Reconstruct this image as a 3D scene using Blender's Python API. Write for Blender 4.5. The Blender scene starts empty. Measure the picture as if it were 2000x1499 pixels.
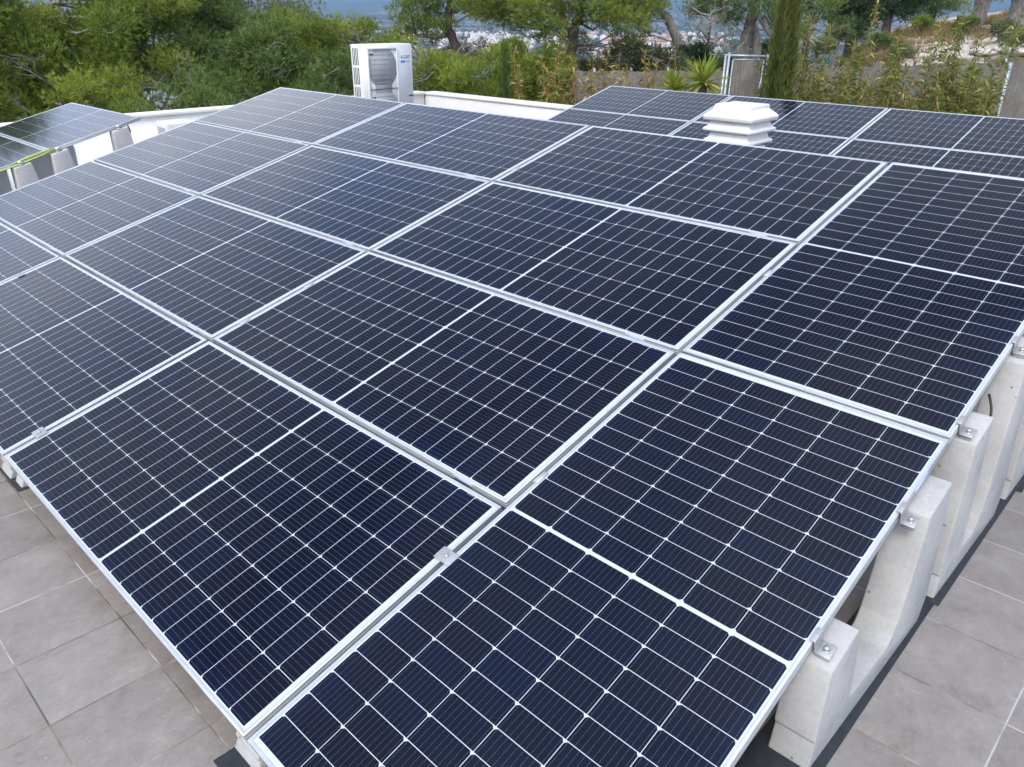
import bpy, math, random
import numpy as np
from mathutils import Matrix, Vector
rad = math.radians
scene = bpy.context.scene
COL = scene.collection

# ------------------------------------------------------------------ camera
CAM = np.array([1.5374, -0.5693, 1.9075])
AX = np.array([[0.721111, 0.692778, 0.007614], [0.305035, -0.307604, -0.901295], [-0.622056, 0.652256, -0.433138]])
FPX = 1507.27
cd = bpy.data.cameras.new('camera')
cam = bpy.data.objects.new('camera', cd)
COL.objects.link(cam)
cd.sensor_width = 36.0
cd.lens = FPX * 36.0 / 2000.0
cd.clip_start = 0.05
cd.clip_end = 40000
cam.matrix_world = Matrix(((AX[0][0], -AX[1][0], -AX[2][0], CAM[0]), (AX[0][1], -AX[1][1], -AX[2][1], CAM[1]),
                           (AX[0][2], -AX[1][2], -AX[2][2], CAM[2]), (0, 0, 0, 1)))
scene.camera = cam

# ------------------------------------------------------------------ sky, sun, exposure
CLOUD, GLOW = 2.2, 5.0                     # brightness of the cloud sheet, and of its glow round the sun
SUN_EL, SUN_AZ = rad(47), rad(162)          # azimuth measured clockwise from +Y
world = bpy.data.worlds.new('World')
scene.world = world
world.use_nodes = True
wn, wl = world.node_tree.nodes, world.node_tree.links
wn.clear()
w_out = wn.new('ShaderNodeOutputWorld')
w_bg = wn.new('ShaderNodeBackground')
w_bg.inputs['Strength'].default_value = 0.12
w_sky = wn.new('ShaderNodeTexSky')
w_sky.sky_type = 'NISHITA'
w_sky.sun_disc = False
w_sky.sun_elevation = SUN_EL
w_sky.sun_rotation = SUN_AZ
w_sky.air_density = 1.0
w_sky.dust_density = 2.0
w_tc = wn.new('ShaderNodeTexCoord')
def wmath(op, a, b=None, clamp=False):
    nd = wn.new('ShaderNodeMath'); nd.operation = op; nd.use_clamp = clamp
    for i, v in enumerate((a, b)):
        if v is None: continue
        if isinstance(v, bpy.types.NodeSocket): wl.new(v, nd.inputs[i])
        else: nd.inputs[i].default_value = v
    return nd.outputs[0]
sdir = Vector((math.sin(SUN_AZ) * math.cos(SUN_EL), math.cos(SUN_AZ) * math.cos(SUN_EL), math.sin(SUN_EL)))
w_map = wn.new('ShaderNodeMapping')
w_map.inputs['Scale'].default_value = (1.0, 1.0, 2.2)
wl.new(w_tc.outputs['Generated'], w_map.inputs['Vector'])
w_no = wn.new('ShaderNodeTexNoise')
w_no.inputs['Scale'].default_value = 2.0
w_no.inputs['Detail'].default_value = 5.0
w_no.inputs['Roughness'].default_value = 0.55
wl.new(w_map.outputs['Vector'], w_no.inputs['Vector'])
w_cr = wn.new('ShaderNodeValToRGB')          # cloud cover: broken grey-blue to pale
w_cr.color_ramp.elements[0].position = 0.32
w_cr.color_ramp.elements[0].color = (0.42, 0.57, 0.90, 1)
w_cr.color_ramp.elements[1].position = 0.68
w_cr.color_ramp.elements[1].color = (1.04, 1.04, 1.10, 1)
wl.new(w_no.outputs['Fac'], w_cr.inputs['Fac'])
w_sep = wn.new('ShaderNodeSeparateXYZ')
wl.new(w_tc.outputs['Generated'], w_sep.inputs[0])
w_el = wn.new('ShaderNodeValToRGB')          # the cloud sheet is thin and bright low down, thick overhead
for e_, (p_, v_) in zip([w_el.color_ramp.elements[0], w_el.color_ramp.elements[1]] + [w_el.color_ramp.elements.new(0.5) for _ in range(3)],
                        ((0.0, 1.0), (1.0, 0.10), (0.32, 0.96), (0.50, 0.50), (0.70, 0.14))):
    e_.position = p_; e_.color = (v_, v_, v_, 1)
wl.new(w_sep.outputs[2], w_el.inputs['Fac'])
w_dot = wn.new('ShaderNodeVectorMath'); w_dot.operation = 'DOT_PRODUCT'
wl.new(w_tc.outputs['Generated'], w_dot.inputs[0]); w_dot.inputs[1].default_value = sdir[:]
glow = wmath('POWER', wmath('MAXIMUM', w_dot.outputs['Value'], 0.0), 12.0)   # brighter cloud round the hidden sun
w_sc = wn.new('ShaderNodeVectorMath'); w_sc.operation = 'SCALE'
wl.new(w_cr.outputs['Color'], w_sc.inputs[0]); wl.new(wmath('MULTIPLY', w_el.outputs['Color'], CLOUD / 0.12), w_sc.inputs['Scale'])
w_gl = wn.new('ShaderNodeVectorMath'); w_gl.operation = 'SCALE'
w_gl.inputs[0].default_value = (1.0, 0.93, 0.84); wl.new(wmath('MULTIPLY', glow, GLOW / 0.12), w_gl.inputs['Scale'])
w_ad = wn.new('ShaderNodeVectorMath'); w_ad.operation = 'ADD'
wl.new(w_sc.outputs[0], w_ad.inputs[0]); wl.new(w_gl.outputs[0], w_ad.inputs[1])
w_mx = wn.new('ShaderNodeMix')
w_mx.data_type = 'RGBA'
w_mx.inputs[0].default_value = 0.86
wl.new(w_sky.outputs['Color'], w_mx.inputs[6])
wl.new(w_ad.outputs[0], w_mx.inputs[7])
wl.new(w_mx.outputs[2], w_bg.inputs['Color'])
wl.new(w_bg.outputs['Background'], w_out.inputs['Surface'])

sd = bpy.data.lights.new('sun', 'SUN')
sd.energy = 1.5
sd.angle = rad(14)
sd.color = (1.0, 0.95, 0.88)
sun = bpy.data.objects.new('sun', sd)
COL.objects.link(sun)
sun.rotation_euler = sdir.to_track_quat('Z', 'Y').to_euler()
sun.location = (0, 0, 60)

vs = scene.view_settings
vs.view_transform = 'Standard'
vs.look = 'None'
vs.exposure = 0.15
vs.gamma = 1.0
scene.cycles.use_denoising = True
scene.cycles.max_bounces = 8
scene.cycles.transparent_max_bounces = 8

# ------------------------------------------------------------------ measured frames
TILT = rad(14.4)
UV = np.array([0.0, math.cos(TILT), math.sin(TILT)])     # up the slope of an array
XV = np.array([1.0, 0.0, 0.0])
NV = np.array([0.0, -math.sin(TILT), math.cos(TILT)])    # array normal
MF = Matrix(((0.999454, 0.008971, -0.0318, 0.003816), (-0.008217, 0.999684, 0.023752, -0.00285),
             (0.032003, -0.023478, 0.999212, 0.000189), (0, 0, 0, 1)))     # terrace frame: the tiled floor drains, it is not quite level
A0 = np.array([0.0, 0.0, 0.1201])
FWD = np.array([AX[2][0], AX[2][1], 0.0]); FWD /= np.linalg.norm(FWD)
RGT = np.array([FWD[1], -FWD[0], 0.0])

def at(px, py, depth):
    """world point seen at photo pixel (px, py), 'depth' metres ahead of the camera along the ground"""
    d = (px - 1000) / FPX * AX[0] + (py - 749.5) / FPX * AX[1] + AX[2]
    return CAM + d * (depth / (d @ FWD))
def floor_z(x, y):
    return (0.0318 * x - 0.02375 * y) / 0.99921

# ------------------------------------------------------------------ object helpers
def tag(o, label=None, cat=None, group=None, kind=None):
    if label: o['label'] = label
    if cat: o['category'] = cat
    if group: o['group'] = group
    if kind: o['kind'] = kind
    return o
def empty(name, loc=(0, 0, 0), mat=None):
    o = bpy.data.objects.new(name, None)
    o.empty_display_size = 0.1
    COL.objects.link(o)
    if mat is not None: o.matrix_world = mat
    else: o.location = loc
    return o
def frame(x, y, z, o):
    return Matrix(((x[0], y[0], z[0], o[0]), (x[1], y[1], z[1], o[1]), (x[2], y[2], z[2], o[2]), (0, 0, 0, 1)))

class MB:
    def __init__(s): s.v, s.f, s.m, s.t, s.n = [], [], [], [], 0
    def add(s, verts, faces, mi=0, tint=0.5):
        verts = np.asarray(verts, float).reshape(-1, 3)
        s.v.append(verts)
        for f in faces: s.f.append([i + s.n for i in f])
        s.m += [mi] * len(faces)
        s.t += [tint] * len(faces)
        s.n += len(verts)
    def box(s, a, b, mi=0, M=None):
        x0, y0, z0 = a; x1, y1, z1 = b
        v = np.array([(x0,y0,z0),(x1,y0,z0),(x1,y1,z0),(x0,y1,z0),(x0,y0,z1),(x1,y0,z1),(x1,y1,z1),(x0,y1,z1)], float)
        if M is not None: v = np.array([(M @ Vector(p))[:] for p in v])
        s.add(v, [(0,3,2,1),(4,5,6,7),(0,1,5,4),(1,2,6,5),(2,3,7,6),(3,0,4,7)], mi)
    def tris(s, V, mi=0, tint=0.5):
        """V: (n,3,3) separate triangles"""
        n = len(V)
        if n == 0: return
        s.v.append(V.reshape(-1, 3))
        s.f += (np.arange(n * 3).reshape(-1, 3) + s.n).tolist()
        s.m += [mi] * n
        s.t += [tint] * n if np.isscalar(tint) else list(tint)
        s.n += n * 3
    def quads(s, V, mi=0, tint=0.5):
        n = len(V)
        if n == 0: return
        s.v.append(V.reshape(-1, 3))
        s.f += (np.arange(n * 4).reshape(-1, 4) + s.n).tolist()
        s.m += [mi] * n
        s.t += [tint] * n if np.isscalar(tint) else list(tint)
        s.n += n * 4
    def tube(s, pts, rads, k=7, mi=0, cap=True):
        pts = [np.asarray(p, float) for p in pts]
        if np.isscalar(rads): rads = [rads] * len(pts)
        ref = np.array([0.31, 0.17, 0.93])
        V = []
        for i, p in enumerate(pts):
            t = pts[min(i + 1, len(pts) - 1)] - pts[max(i - 1, 0)]
            t = t / (np.linalg.norm(t) + 1e-9)
            a = np.cross(t, ref); 
            if np.linalg.norm(a) < 0.05: a = np.cross(t, np.array([1.0, 0, 0]))
            a /= np.linalg.norm(a); b = np.cross(t, a)
            for j in range(k):
                q = 2 * math.pi * j / k
                V.append(p + rads[i] * (math.cos(q) * a + math.sin(q) * b))
        F = []
        for i in range(len(pts) - 1):
            for j in range(k):
                F.append((i*k+j, i*k+(j+1) % k, (i+1)*k+(j+1) % k, (i+1)*k+j))
        if cap:
            F.append(tuple(range(k))[::-1]); F.append(tuple((len(pts)-1)*k + j for j in range(k)))
        s.add(V, F, mi)
    def prism(s, poly, x0, x1, mi=0):
        """profile poly in (y,z) extruded along x"""
        n = len(poly)
        V = [(x0, p[0], p[1]) for p in poly] + [(x1, p[0], p[1]) for p in poly]
        F = [tuple(range(n))[::-1], tuple(range(n, 2 * n))]
        F += [(i, (i+1) % n, n+(i+1) % n, n+i) for i in range(n)]
        s.add(V, F, mi)
    def rings(s, levels, mi=0, cap=True):
        """square rings: (half x, half y, z)"""
        V = []
        for hx, hy, z in levels: V += [(-hx,-hy,z),(hx,-hy,z),(hx,hy,z),(-hx,hy,z)]
        F = [(4*i+j, 4*i+(j+1) % 4, 4*i+4+(j+1) % 4, 4*i+4+j) for i in range(len(levels)-1) for j in range(4)]
        if cap:
            F.append((3,2,1,0)); k = 4*(len(levels)-1); F.append((k,k+1,k+2,k+3))
        s.add(V, F, mi)
    def build(s, name, mats, parent=None, smooth=False, origin=None, tint=False):
        me = bpy.data.meshes.new(name)
        V = np.concatenate(s.v) if s.v else np.zeros((0, 3))
        if origin is not None: V = V - np.asarray(origin, float)
        nf = len(s.f)
        lt = np.fromiter((len(f) for f in s.f), np.int32, nf)
        ls = np.zeros(nf, np.int32); ls[1:] = np.cumsum(lt)[:-1]
        vi = np.fromiter((i for f in s.f for i in f), np.int32, int(lt.sum()))
        me.vertices.add(len(V)); me.vertices.foreach_set('co', V.astype(np.float32).ravel())
        me.loops.add(len(vi)); me.loops.foreach_set('vertex_index', vi)
        me.polygons.add(nf); me.polygons.foreach_set('loop_start', ls)
        try: me.polygons.foreach_set('loop_total', lt)
        except Exception: pass
        if not isinstance(mats, (list, tuple)): mats = [mats]
        for m in mats: me.materials.append(m)
        me.polygons.foreach_set('material_index', np.array(s.m, np.int32))
        if smooth: me.polygons.foreach_set('use_smooth', np.ones(nf, bool))
        if tint:
            at_ = me.attributes.new('tint', 'FLOAT', 'FACE')
            at_.data.foreach_set('value', np.array(s.t, np.float32))
        me.update(calc_edges=True)
        me.validate()
        o = bpy.data.objects.new(name, me)
        COL.objects.link(o)
        if parent is not None: o.parent = parent
        return o

def bevel(o, w, seg=2, ang=30):
    m = o.modifiers.new('bevel', 'BEVEL')
    m.width = w; m.segments = seg; m.limit_method = 'ANGLE'; m.angle_limit = rad(ang)
    return o
def copy_tree(o, parent=None):
    c = o.copy(); COL.objects.link(c)
    if parent is not None:
        c.parent = parent
    for ch in list(o.children): copy_tree(ch, c)
    return c

# ------------------------------------------------------------------ materials
class NT:
    def __init__(s, name):
        s.mat = bpy.data.materials.new(name); s.mat.use_nodes = True
        s.t = s.mat.node_tree; s.t.nodes.clear()
        s.out = s.t.nodes.new('ShaderNodeOutputMaterial')
        s.b = s.t.nodes.new('ShaderNodeBsdfPrincipled')
        s.t.links.new(s.b.outputs[0], s.out.inputs['Surface'])
    def n(s, t, **kw):
        nd = s.t.nodes.new(t)
        for k, v in kw.items(): setattr(nd, k, v)
        return nd
    def link(s, a, b): s.t.links.new(a, b)
    def put(s, sock, v):
        if hasattr(v, 'is_output') or isinstance(v, bpy.types.NodeSocket): s.t.links.new(v, sock)
        else: sock.default_value = v
    def math(s, op, a, b=None, c=None, clamp=False):
        nd = s.n('ShaderNodeMath', operation=op, use_clamp=clamp)
        s.put(nd.inputs[0], a)
        if b is not None: s.put(nd.inputs[1], b)
        if c is not None: s.put(nd.inputs[2], c)
        return nd.outputs[0]
    def mix(s, f, a, b):
        nd = s.n('ShaderNodeMix', data_type='RGBA')
        s.put(nd.inputs[0], f); s.put(nd.inputs[6], c4(a)); s.put(nd.inputs[7], c4(b))
        return nd.outputs[2]
    def noise(s, vec, scale, detail=3, rough=0.5, dim='3D'):
        nd = s.n('ShaderNodeTexNoise')
        if vec is not None: s.link(vec, nd.inputs['Vector'])
        nd.inputs['Scale'].default_value = scale; nd.inputs['Detail'].default_value = detail; nd.inputs['Roughness'].default_value = rough
        return nd.outputs['Fac']
    def ramp(s, fac, stops):
        nd = s.n('ShaderNodeValToRGB'); cr = nd.color_ramp
        while len(cr.elements) < len(stops): cr.elements.new(0.5)
        for e, (p, c) in zip(cr.elements, stops): e.position = p; e.color = c4(c)
        s.put(nd.inputs[0], fac)
        return nd.outputs[0]
    def step(s, v, lo, hi):
        nd = s.n('ShaderNodeMapRange'); nd.clamp = True
        s.put(nd.inputs[0], v); nd.inputs[1].default_value = lo; nd.inputs[2].default_value = hi
        return nd.outputs[0]
    def obj(s): return s.n('ShaderNodeTexCoord').outputs['Object']
    def pos(s): return s.n('ShaderNodeNewGeometry').outputs['Position']
    def set(s, **kw):
        for k, v in kw.items(): s.put(s.b.inputs[k.replace('_', ' ')], c4(v) if isinstance(v, tuple) else v)
        return s
    def bump(s, h, strength=0.3, dist=0.01):
        nd = s.n('ShaderNodeBump'); nd.inputs['Strength'].default_value = strength; nd.inputs['Distance'].default_value = dist
        s.link(h, nd.inputs['Height']); s.link(nd.outputs[0], s.b.inputs['Normal'])
def c4(c):
    return (c[0], c[1], c[2], 1.0) if isinstance(c, tuple) and len(c) == 3 else c

def simple(name, col, rough=0.5, metal=0.0, var=0.06, scale=8.0, bump=0.0, bscale=60.0):
    m = NT(name); o = m.obj()
    n = m.noise(o, scale, 5, 0.6)
    lo = tuple(max(0, x * (1 - var * 2)) for x in col); hi = tuple(min(1, x * (1 + var * 2)) for x in col)
    m.set(Base_Color=m.ramp(n, [(0.3, lo), (0.7, hi)]), Roughness=rough, Metallic=metal)
    if bump: m.bump(m.noise(o, bscale, 4), bump, 0.004)
    return m.mat

def mat_cells():
    m = NT('solar_cells'); o = m.obj()
    sep = m.n('ShaderNodeSeparateXYZ'); m.link(o, sep.inputs[0])
    x, y = sep.outputs[0], sep.outputs[1]
    PX_, PY_, BAR, HALF, WID = 0.0851, 0.1675, 0.0058, 1.0212, 1.005
    ax = m.math('SUBTRACT', m.math('ABSOLUTE', x), BAR)
    cx = m.math('DIVIDE', ax, PX_); fx = m.math('FRACT', cx)
    yy = m.math('ADD', y, WID / 2); cy = m.math('DIVIDE', yy, PY_); fy = m.math('FRACT', cy)
    dxi = m.math('MULTIPLY', fx, PX_)                                  # distance from the side towards the middle bar
    dx = m.math('MULTIPLY', m.math('MINIMUM', fx, m.math('SUBTRACT', 1.0, fx)), PX_)
    dy = m.math('MULTIPLY', m.math('MINIMUM', fy, m.math('SUBTRACT', 1.0, fy)), PY_)
    ch = m.math('ADD', dxi, dy)
    inx = m.math('MULTIPLY', m.math('GREATER_THAN', ax, 0.0), m.math('LESS_THAN', ax, HALF))
    iny = m.math('LESS_THAN', m.math('ABSOLUTE', y), WID / 2)
    cell = m.math('MULTIPLY', m.math('GREATER_THAN', dx, 0.0011), m.math('GREATER_THAN', dy, 0.0010))
    cell = m.math('MULTIPLY', cell, m.math('GREATER_THAN', ch, 0.0098))
    cell = m.math('MULTIPLY', cell, m.math('MULTIPLY', inx, iny))
    # nine ribbons along the panel's length, with pads
    bf = m.math('FRACT', m.math('MULTIPLY', cy, 9.0))
    bd = m.math('MULTIPLY', m.math('ABSOLUTE', m.math('SUBTRACT', bf, 0.5)), PY_ / 9)
    rib = m.math('LESS_THAN', bd, 0.00042)
    pad = m.math('MULTIPLY', m.math('LESS_THAN', bd, 0.0008),
                 m.math('LESS_THAN', m.math('ABSOLUTE', m.math('SUBTRACT', m.math('FRACT', m.math('MULTIPLY', fx, 4.0)), 0.5)), 0.055))
    rib = m.math('MAXIMUM', rib, pad)
    # each cell a shade of its own
    comb = m.n('ShaderNodeCombineXYZ')
    m.link(m.math('ADD', m.math('FLOOR', cx), m.math('MULTIPLY', m.math('GREATER_THAN', x, 0.0), 40.0)), comb.inputs[0])
    m.link(m.math('FLOOR', cy), comb.inputs[1])
    oi = m.n('ShaderNodeObjectInfo')
    m.link(m.math('MULTIPLY', oi.outputs['Random'], 97.0), comb.inputs[2])
    wnz = m.n('ShaderNodeTexWhiteNoise', noise_dimensions='3D'); m.link(comb.outputs[0], wnz.inputs['Vector'])
    base = m.ramp(wnz.outputs['Value'], [(0.0, (0.0014, 0.0034, 0.0160)), (0.6, (0.0020, 0.0034, 0.0135)), (1.0, (0.0013, 0.0042, 0.0195))])
    # the coating turns bluer towards the sides of the cells next to the frame
    edge = m.math('MULTIPLY', m.step(m.math('ABSOLUTE', y), 0.44, 0.50), m.noise(o, 9.0, 2))
    base = m.mix(m.math('MULTIPLY', edge, 0.75), base, (0.004, 0.012, 0.042))
    base = m.mix(m.math('MULTIPLY', rib, 0.33), base, (0.20, 0.22, 0.26))
    colr = m.mix(cell, (0.50, 0.545, 0.59), base)
    dust = m.step(m.noise(o, 3.0, 6, 0.7), 0.42, 0.85)
    colr = m.mix(m.math('MULTIPLY', dust, 0.010), colr, (0.35, 0.33, 0.30))
    m.set(Base_Color=colr, Roughness=m.math('ADD', 0.075, m.math('MULTIPLY', dust, 0.06)), IOR=1.36)
    m.b.inputs['Specular IOR Level'].default_value = 0.36            # anti-reflection coated glass
    return m.mat

def mat_tiles():
    m = NT('terrace_tiles'); o = m.obj()
    sep = m.n('ShaderNodeSeparateXYZ'); m.link(o, sep.inputs[0])
    PX_, PY_, X0, Y0, G = 0.338, 0.3324, 1.122, -0.008, 0.0028
    tx = m.math('DIVIDE', m.math('SUBTRACT', sep.outputs[0], X0), PX_); ty = m.math('DIVIDE', m.math('SUBTRACT', sep.outputs[1], Y0), PY_)
    fx, fy = m.math('FRACT', tx), m.math('FRACT', ty)
    dx = m.math('MULTIPLY', m.math('MINIMUM', fx, m.math('SUBTRACT', 1.0, fx)), PX_)
    dy = m.math('MULTIPLY', m.math('MINIMUM', fy, m.math('SUBTRACT', 1.0, fy)), PY_)
    d = m.math('MINIMUM', dx, dy)
    wob = m.math('MULTIPLY', m.math('SUBTRACT', m.noise(o, 40, 3), 0.5), 0.0016)
    tile = m.step(m.math('ADD', d, wob), G * 0.7, G * 1.15)
    comb = m.n('ShaderNodeCombineXYZ'); m.link(m.math('FLOOR', tx), comb.inputs[0]); m.link(m.math('FLOOR', ty), comb.inputs[1])
    wz = m.n('ShaderNodeTexWhiteNoise', noise_dimensions='3D'); m.link(comb.outputs[0], wz.inputs['Vector'])
    off = m.n('ShaderNodeVectorMath', operation='SCALE'); m.link(wz.outputs['Color'], off.inputs[0]); off.inputs['Scale'].default_value = 20.0
    ad = m.n('ShaderNodeVectorMath', operation='ADD'); m.link(o, ad.inputs[0]); m.link(off.outputs[0], ad.inputs[1])
    st = m.n('ShaderNodeMapping'); m.link(ad.outputs[0], st.inputs['Vector']); st.inputs['Scale'].default_value = (1.0, 0.75, 1.0); st.inputs['Rotation'].default_value = (0, 0, 0.6)
    n1 = m.noise(st.outputs[0], 9.0, 8, 0.66); n2 = m.noise(st.outputs[0], 55.0, 6, 0.75)
    f = m.math('ADD', m.math('MULTIPLY', n1, 0.62), m.math('MULTIPLY', n2, 0.38))
    c = m.ramp(f, [(0.30, (0.152, 0.130, 0.112)), (0.44, (0.213, 0.192, 0.174)), (0.57, (0.256, 0.236, 0.218)), (0.70, (0.330, 0.310, 0.290))])
    v = m.math('ADD', 0.93, m.math('MULTIPLY', wz.outputs['Value'], 0.14))
    hs = m.n('ShaderNodeHueSaturation'); m.link(c, hs.inputs['Color']); m.link(v, hs.inputs['Value']); c = hs.outputs[0]
    stain = m.step(m.noise(o, 2.3, 6, 0.72), 0.60, 0.78)
    c = m.mix(m.math('MULTIPLY', stain, 0.42), c, (0.22, 0.17, 0.125))
    spk = m.step(m.noise(o, 110.0, 2, 0.6), 0.68, 0.73)
    c = m.mix(m.math('MULTIPLY', spk, 0.5), c, (0.62, 0.61, 0.59))
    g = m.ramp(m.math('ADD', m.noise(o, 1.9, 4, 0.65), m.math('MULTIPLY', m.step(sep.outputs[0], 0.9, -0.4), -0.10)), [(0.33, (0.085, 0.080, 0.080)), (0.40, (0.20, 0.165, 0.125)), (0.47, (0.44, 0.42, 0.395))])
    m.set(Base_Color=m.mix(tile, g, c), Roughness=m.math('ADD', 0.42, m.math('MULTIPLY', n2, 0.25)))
    m.bump(m.math('ADD', m.math('MULTIPLY', tile, 0.8), m.math('MULTIPLY', f, 0.25)), 0.35, 0.002)
    return m.mat

def mat_concrete(name, lo, mid, hi):
    m = NT(name); o = m.obj()
    oi = m.n('ShaderNodeObjectInfo')
    sc = m.n('ShaderNodeVectorMath', operation='ADD'); m.link(o, sc.inputs[0])
    cb = m.n('ShaderNodeCombineXYZ'); m.link(m.math('MULTIPLY', oi.outputs['Random'], 31.0), cb.inputs[0]); m.link(cb.outputs[0], sc.inputs[1])
    p = sc.outputs[0]
    n = m.math('ADD', m.math('MULTIPLY', m.noise(p, 5.0, 6, 0.62), 0.7), m.math('MULTIPLY', m.noise(p, 60.0, 3), 0.3))
    c = m.ramp(n, [(0.32, lo), (0.5, mid), (0.68, hi)])
    vo = m.n('ShaderNodeTexVoronoi', feature='F1'); m.link(p, vo.inputs['Vector']); vo.inputs['Scale'].default_value = 26.0
    gate = m.math('GREATER_THAN', m.noise(p, 13.0, 1), 0.53)
    hole = m.math('MULTIPLY', m.math('LESS_THAN', vo.outputs['Distance'], 0.13), gate)
    c = m.mix(m.math('MULTIPLY', hole, 0.75), c, (0.12, 0.12, 0.12))
    m.set(Base_Color=c, Roughness=0.82)
    m.bump(m.math('SUBTRACT', m.math('MULTIPLY', n, 0.4), hole), 0.5, 0.004)
    return m.mat

def mat_leaf(name, stops, trans=0.3, rough=0.55, island=0.55):
    m = NT(name)
    g = m.n('ShaderNodeNewGeometry')
    a = m.n('ShaderNodeAttribute', attribute_name='tint')
    f = m.math('ADD', m.math('MULTIPLY', g.outputs['Random Per Island'], island), m.math('MULTIPLY', a.outputs['Fac'], 1 - island))
    c = m.ramp(f, stops)
    m.set(Base_Color=c, Roughness=rough)
    m.b.inputs['Specular IOR Level'].default_value = 0.25
    tr = m.n('ShaderNodeBsdfTranslucent'); m.link(c, tr.inputs['Color'])
    mx = m.n('ShaderNodeMixShader'); mx.inputs[0].default_value = trans
    m.link(m.b.outputs[0], mx.inputs[1]); m.link(tr.outputs[0], mx.inputs[2]); m.link(mx.outputs[0], m.out.inputs['Surface'])
    return m.mat

def mat_bark(name, lo, hi):
    m = NT(name); o = m.obj()
    mp = m.n('ShaderNodeMapping'); m.link(o, mp.inputs['Vector']); mp.inputs['Scale'].default_value = (1, 1, 0.35)
    n = m.noise(mp.outputs[0], 14.0, 6, 0.7)
    m.set(Base_Color=m.ramp(n, [(0.35, lo), (0.65, hi)]), Roughness=0.9)
    m.bump(n, 0.8, 0.03)
    return m.mat

M = {}
M['cells'] = mat_cells()
M['alu'] = simple('anodised_aluminium', (0.50, 0.525, 0.555), 0.42, 0.35, 0.03, 20)
M['steel'] = simple('clamp_metal', (0.50, 0.50, 0.50), 0.38, 0.7, 0.05, 40)
M['backsheet'] = simple('back_sheet', (0.6, 0.6, 0.6), 0.6)
M['print'] = simple('grey_print', (0.22, 0.27, 0.38), 0.6)
M['sticker'] = simple('blue_white_sticker', (0.50, 0.60, 0.80), 0.5)
M['tiles'] = mat_tiles()
M['concrete'] = mat_concrete('ballast_concrete', (0.35, 0.35, 0.345), (0.43, 0.432, 0.428), (0.50, 0.50, 0.492))
M['rubber'] = simple('rubber_mat', (0.016, 0.021, 0.027), 0.75, 0, 0.2, 25, 0.3, 200)
M['render'] = simple('white_render', (0.80, 0.79, 0.775), 0.75, 0, 0.025, 2.5, 0.15, 90)
M['capwhite'] = simple('white_cast_concrete', (0.70, 0.70, 0.69), 0.7, 0, 0.035, 9, 0.1, 80)
M['shell'] = simple('white_enamel', (0.72, 0.73, 0.74), 0.35, 0, 0.01, 4)
M['grille'] = simple('grey_grille', (0.34, 0.35, 0.37), 0.5, 0, 0.03, 4)
M['dark'] = simple('dark_slot', (0.02, 0.035, 0.035), 0.7)
M['blue'] = simple('blue_badge', (0.03, 0.24, 0.62), 0.4)
M['red'] = simple('red_emblem', (0.42, 0.012, 0.03), 0.4)
M['greytext'] = simple('grey_lettering', (0.08, 0.12, 0.15), 0.5)
M['bluetext'] = simple('pale_blue_lettering', (0.14, 0.25, 0.42), 0.5)
M['cable'] = simple('black_cable', (0.012, 0.012, 0.013), 0.5)
M['lime'] = simple('lime_strap', (0.48, 0.66, 0.08), 0.5)
M['galv'] = simple('galvanised_steel', (0.36, 0.41, 0.45), 0.4, 0.5, 0.06, 12)
M['bark'] = mat_bark('pine_bark', (0.030, 0.026, 0.025), (0.125, 0.108, 0.098))
M['greybark'] = mat_bark('grey_bark', (0.075, 0.068, 0.064), (0.25, 0.23, 0.215))
M['twig'] = mat_bark('bare_twig', (0.17, 0.16, 0.15), (0.40, 0.38, 0.35))
M['pine'] = mat_leaf('pine_needles', [(0.0, (0.071, 0.117, 0.030)), (0.35, (0.167, 0.236, 0.041)), (0.7, (0.296, 0.363, 0.058)), (1.0, (0.472, 0.500, 0.092))], 0.35)
M['pinedark'] = mat_leaf('dark_pine_needles', [(0.0, (0.050, 0.088, 0.033)), (0.4, (0.114, 0.178, 0.052)), (0.75, (0.196, 0.277, 0.063)), (1.0, (0.344, 0.400, 0.098))], 0.3)
M['pinegrey'] = mat_leaf('grey_green_needles', [(0.0, (0.061, 0.088, 0.039)), (0.5, (0.142, 0.176, 0.070)), (1.0, (0.257, 0.284, 0.122))], 0.3)
M['cypress'] = mat_leaf('cypress_sprays', [(0.0, (0.040, 0.065, 0.020)), (0.5, (0.105, 0.135, 0.035)), (1.0, (0.241, 0.245, 0.068))], 0.2)
M['bamboo'] = mat_leaf('bamboo_leaves', [(0.0, (0.061, 0.101, 0.022)), (0.45, (0.142, 0.189, 0.041)), (0.72, (0.257, 0.277, 0.085)), (0.86, (0.486, 0.378, 0.122)), (1.0, (0.783, 0.634, 0.292))], 0.35, 0.5, 0.8)
M['drybamboo'] = mat_leaf('dry_bamboo_leaves', [(0.0, (0.090, 0.102, 0.024)), (0.35, (0.204, 0.186, 0.049)), (0.65, (0.384, 0.282, 0.086)), (1.0, (0.720, 0.552, 0.238))], 0.35, 0.5, 0.8)
M['cane'] = simple('bamboo_cane', (0.30, 0.17, 0.06), 0.5, 0, 0.25, 3)
M['yucca'] = mat_leaf('yucca_blades', [(0.0, (0.120, 0.192, 0.022)), (0.5, (0.252, 0.324, 0.038)), (0.8, (0.408, 0.432, 0.065)), (1.0, (0.660, 0.528, 0.086))], 0.3, 0.4, 0.7)
M['shrub'] = mat_leaf('dark_shrub_leaves', [(0.0, (0.018, 0.036, 0.016)), (0.5, (0.039, 0.072, 0.030)), (1.0, (0.091, 0.137, 0.053))], 0.2)
M['olive'] = mat_leaf('grey_shrub_leaves', [(0.0, (0.065, 0.091, 0.041)), (0.5, (0.130, 0.163, 0.070)), (1.0, (0.260, 0.280, 0.140))], 0.25)
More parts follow.
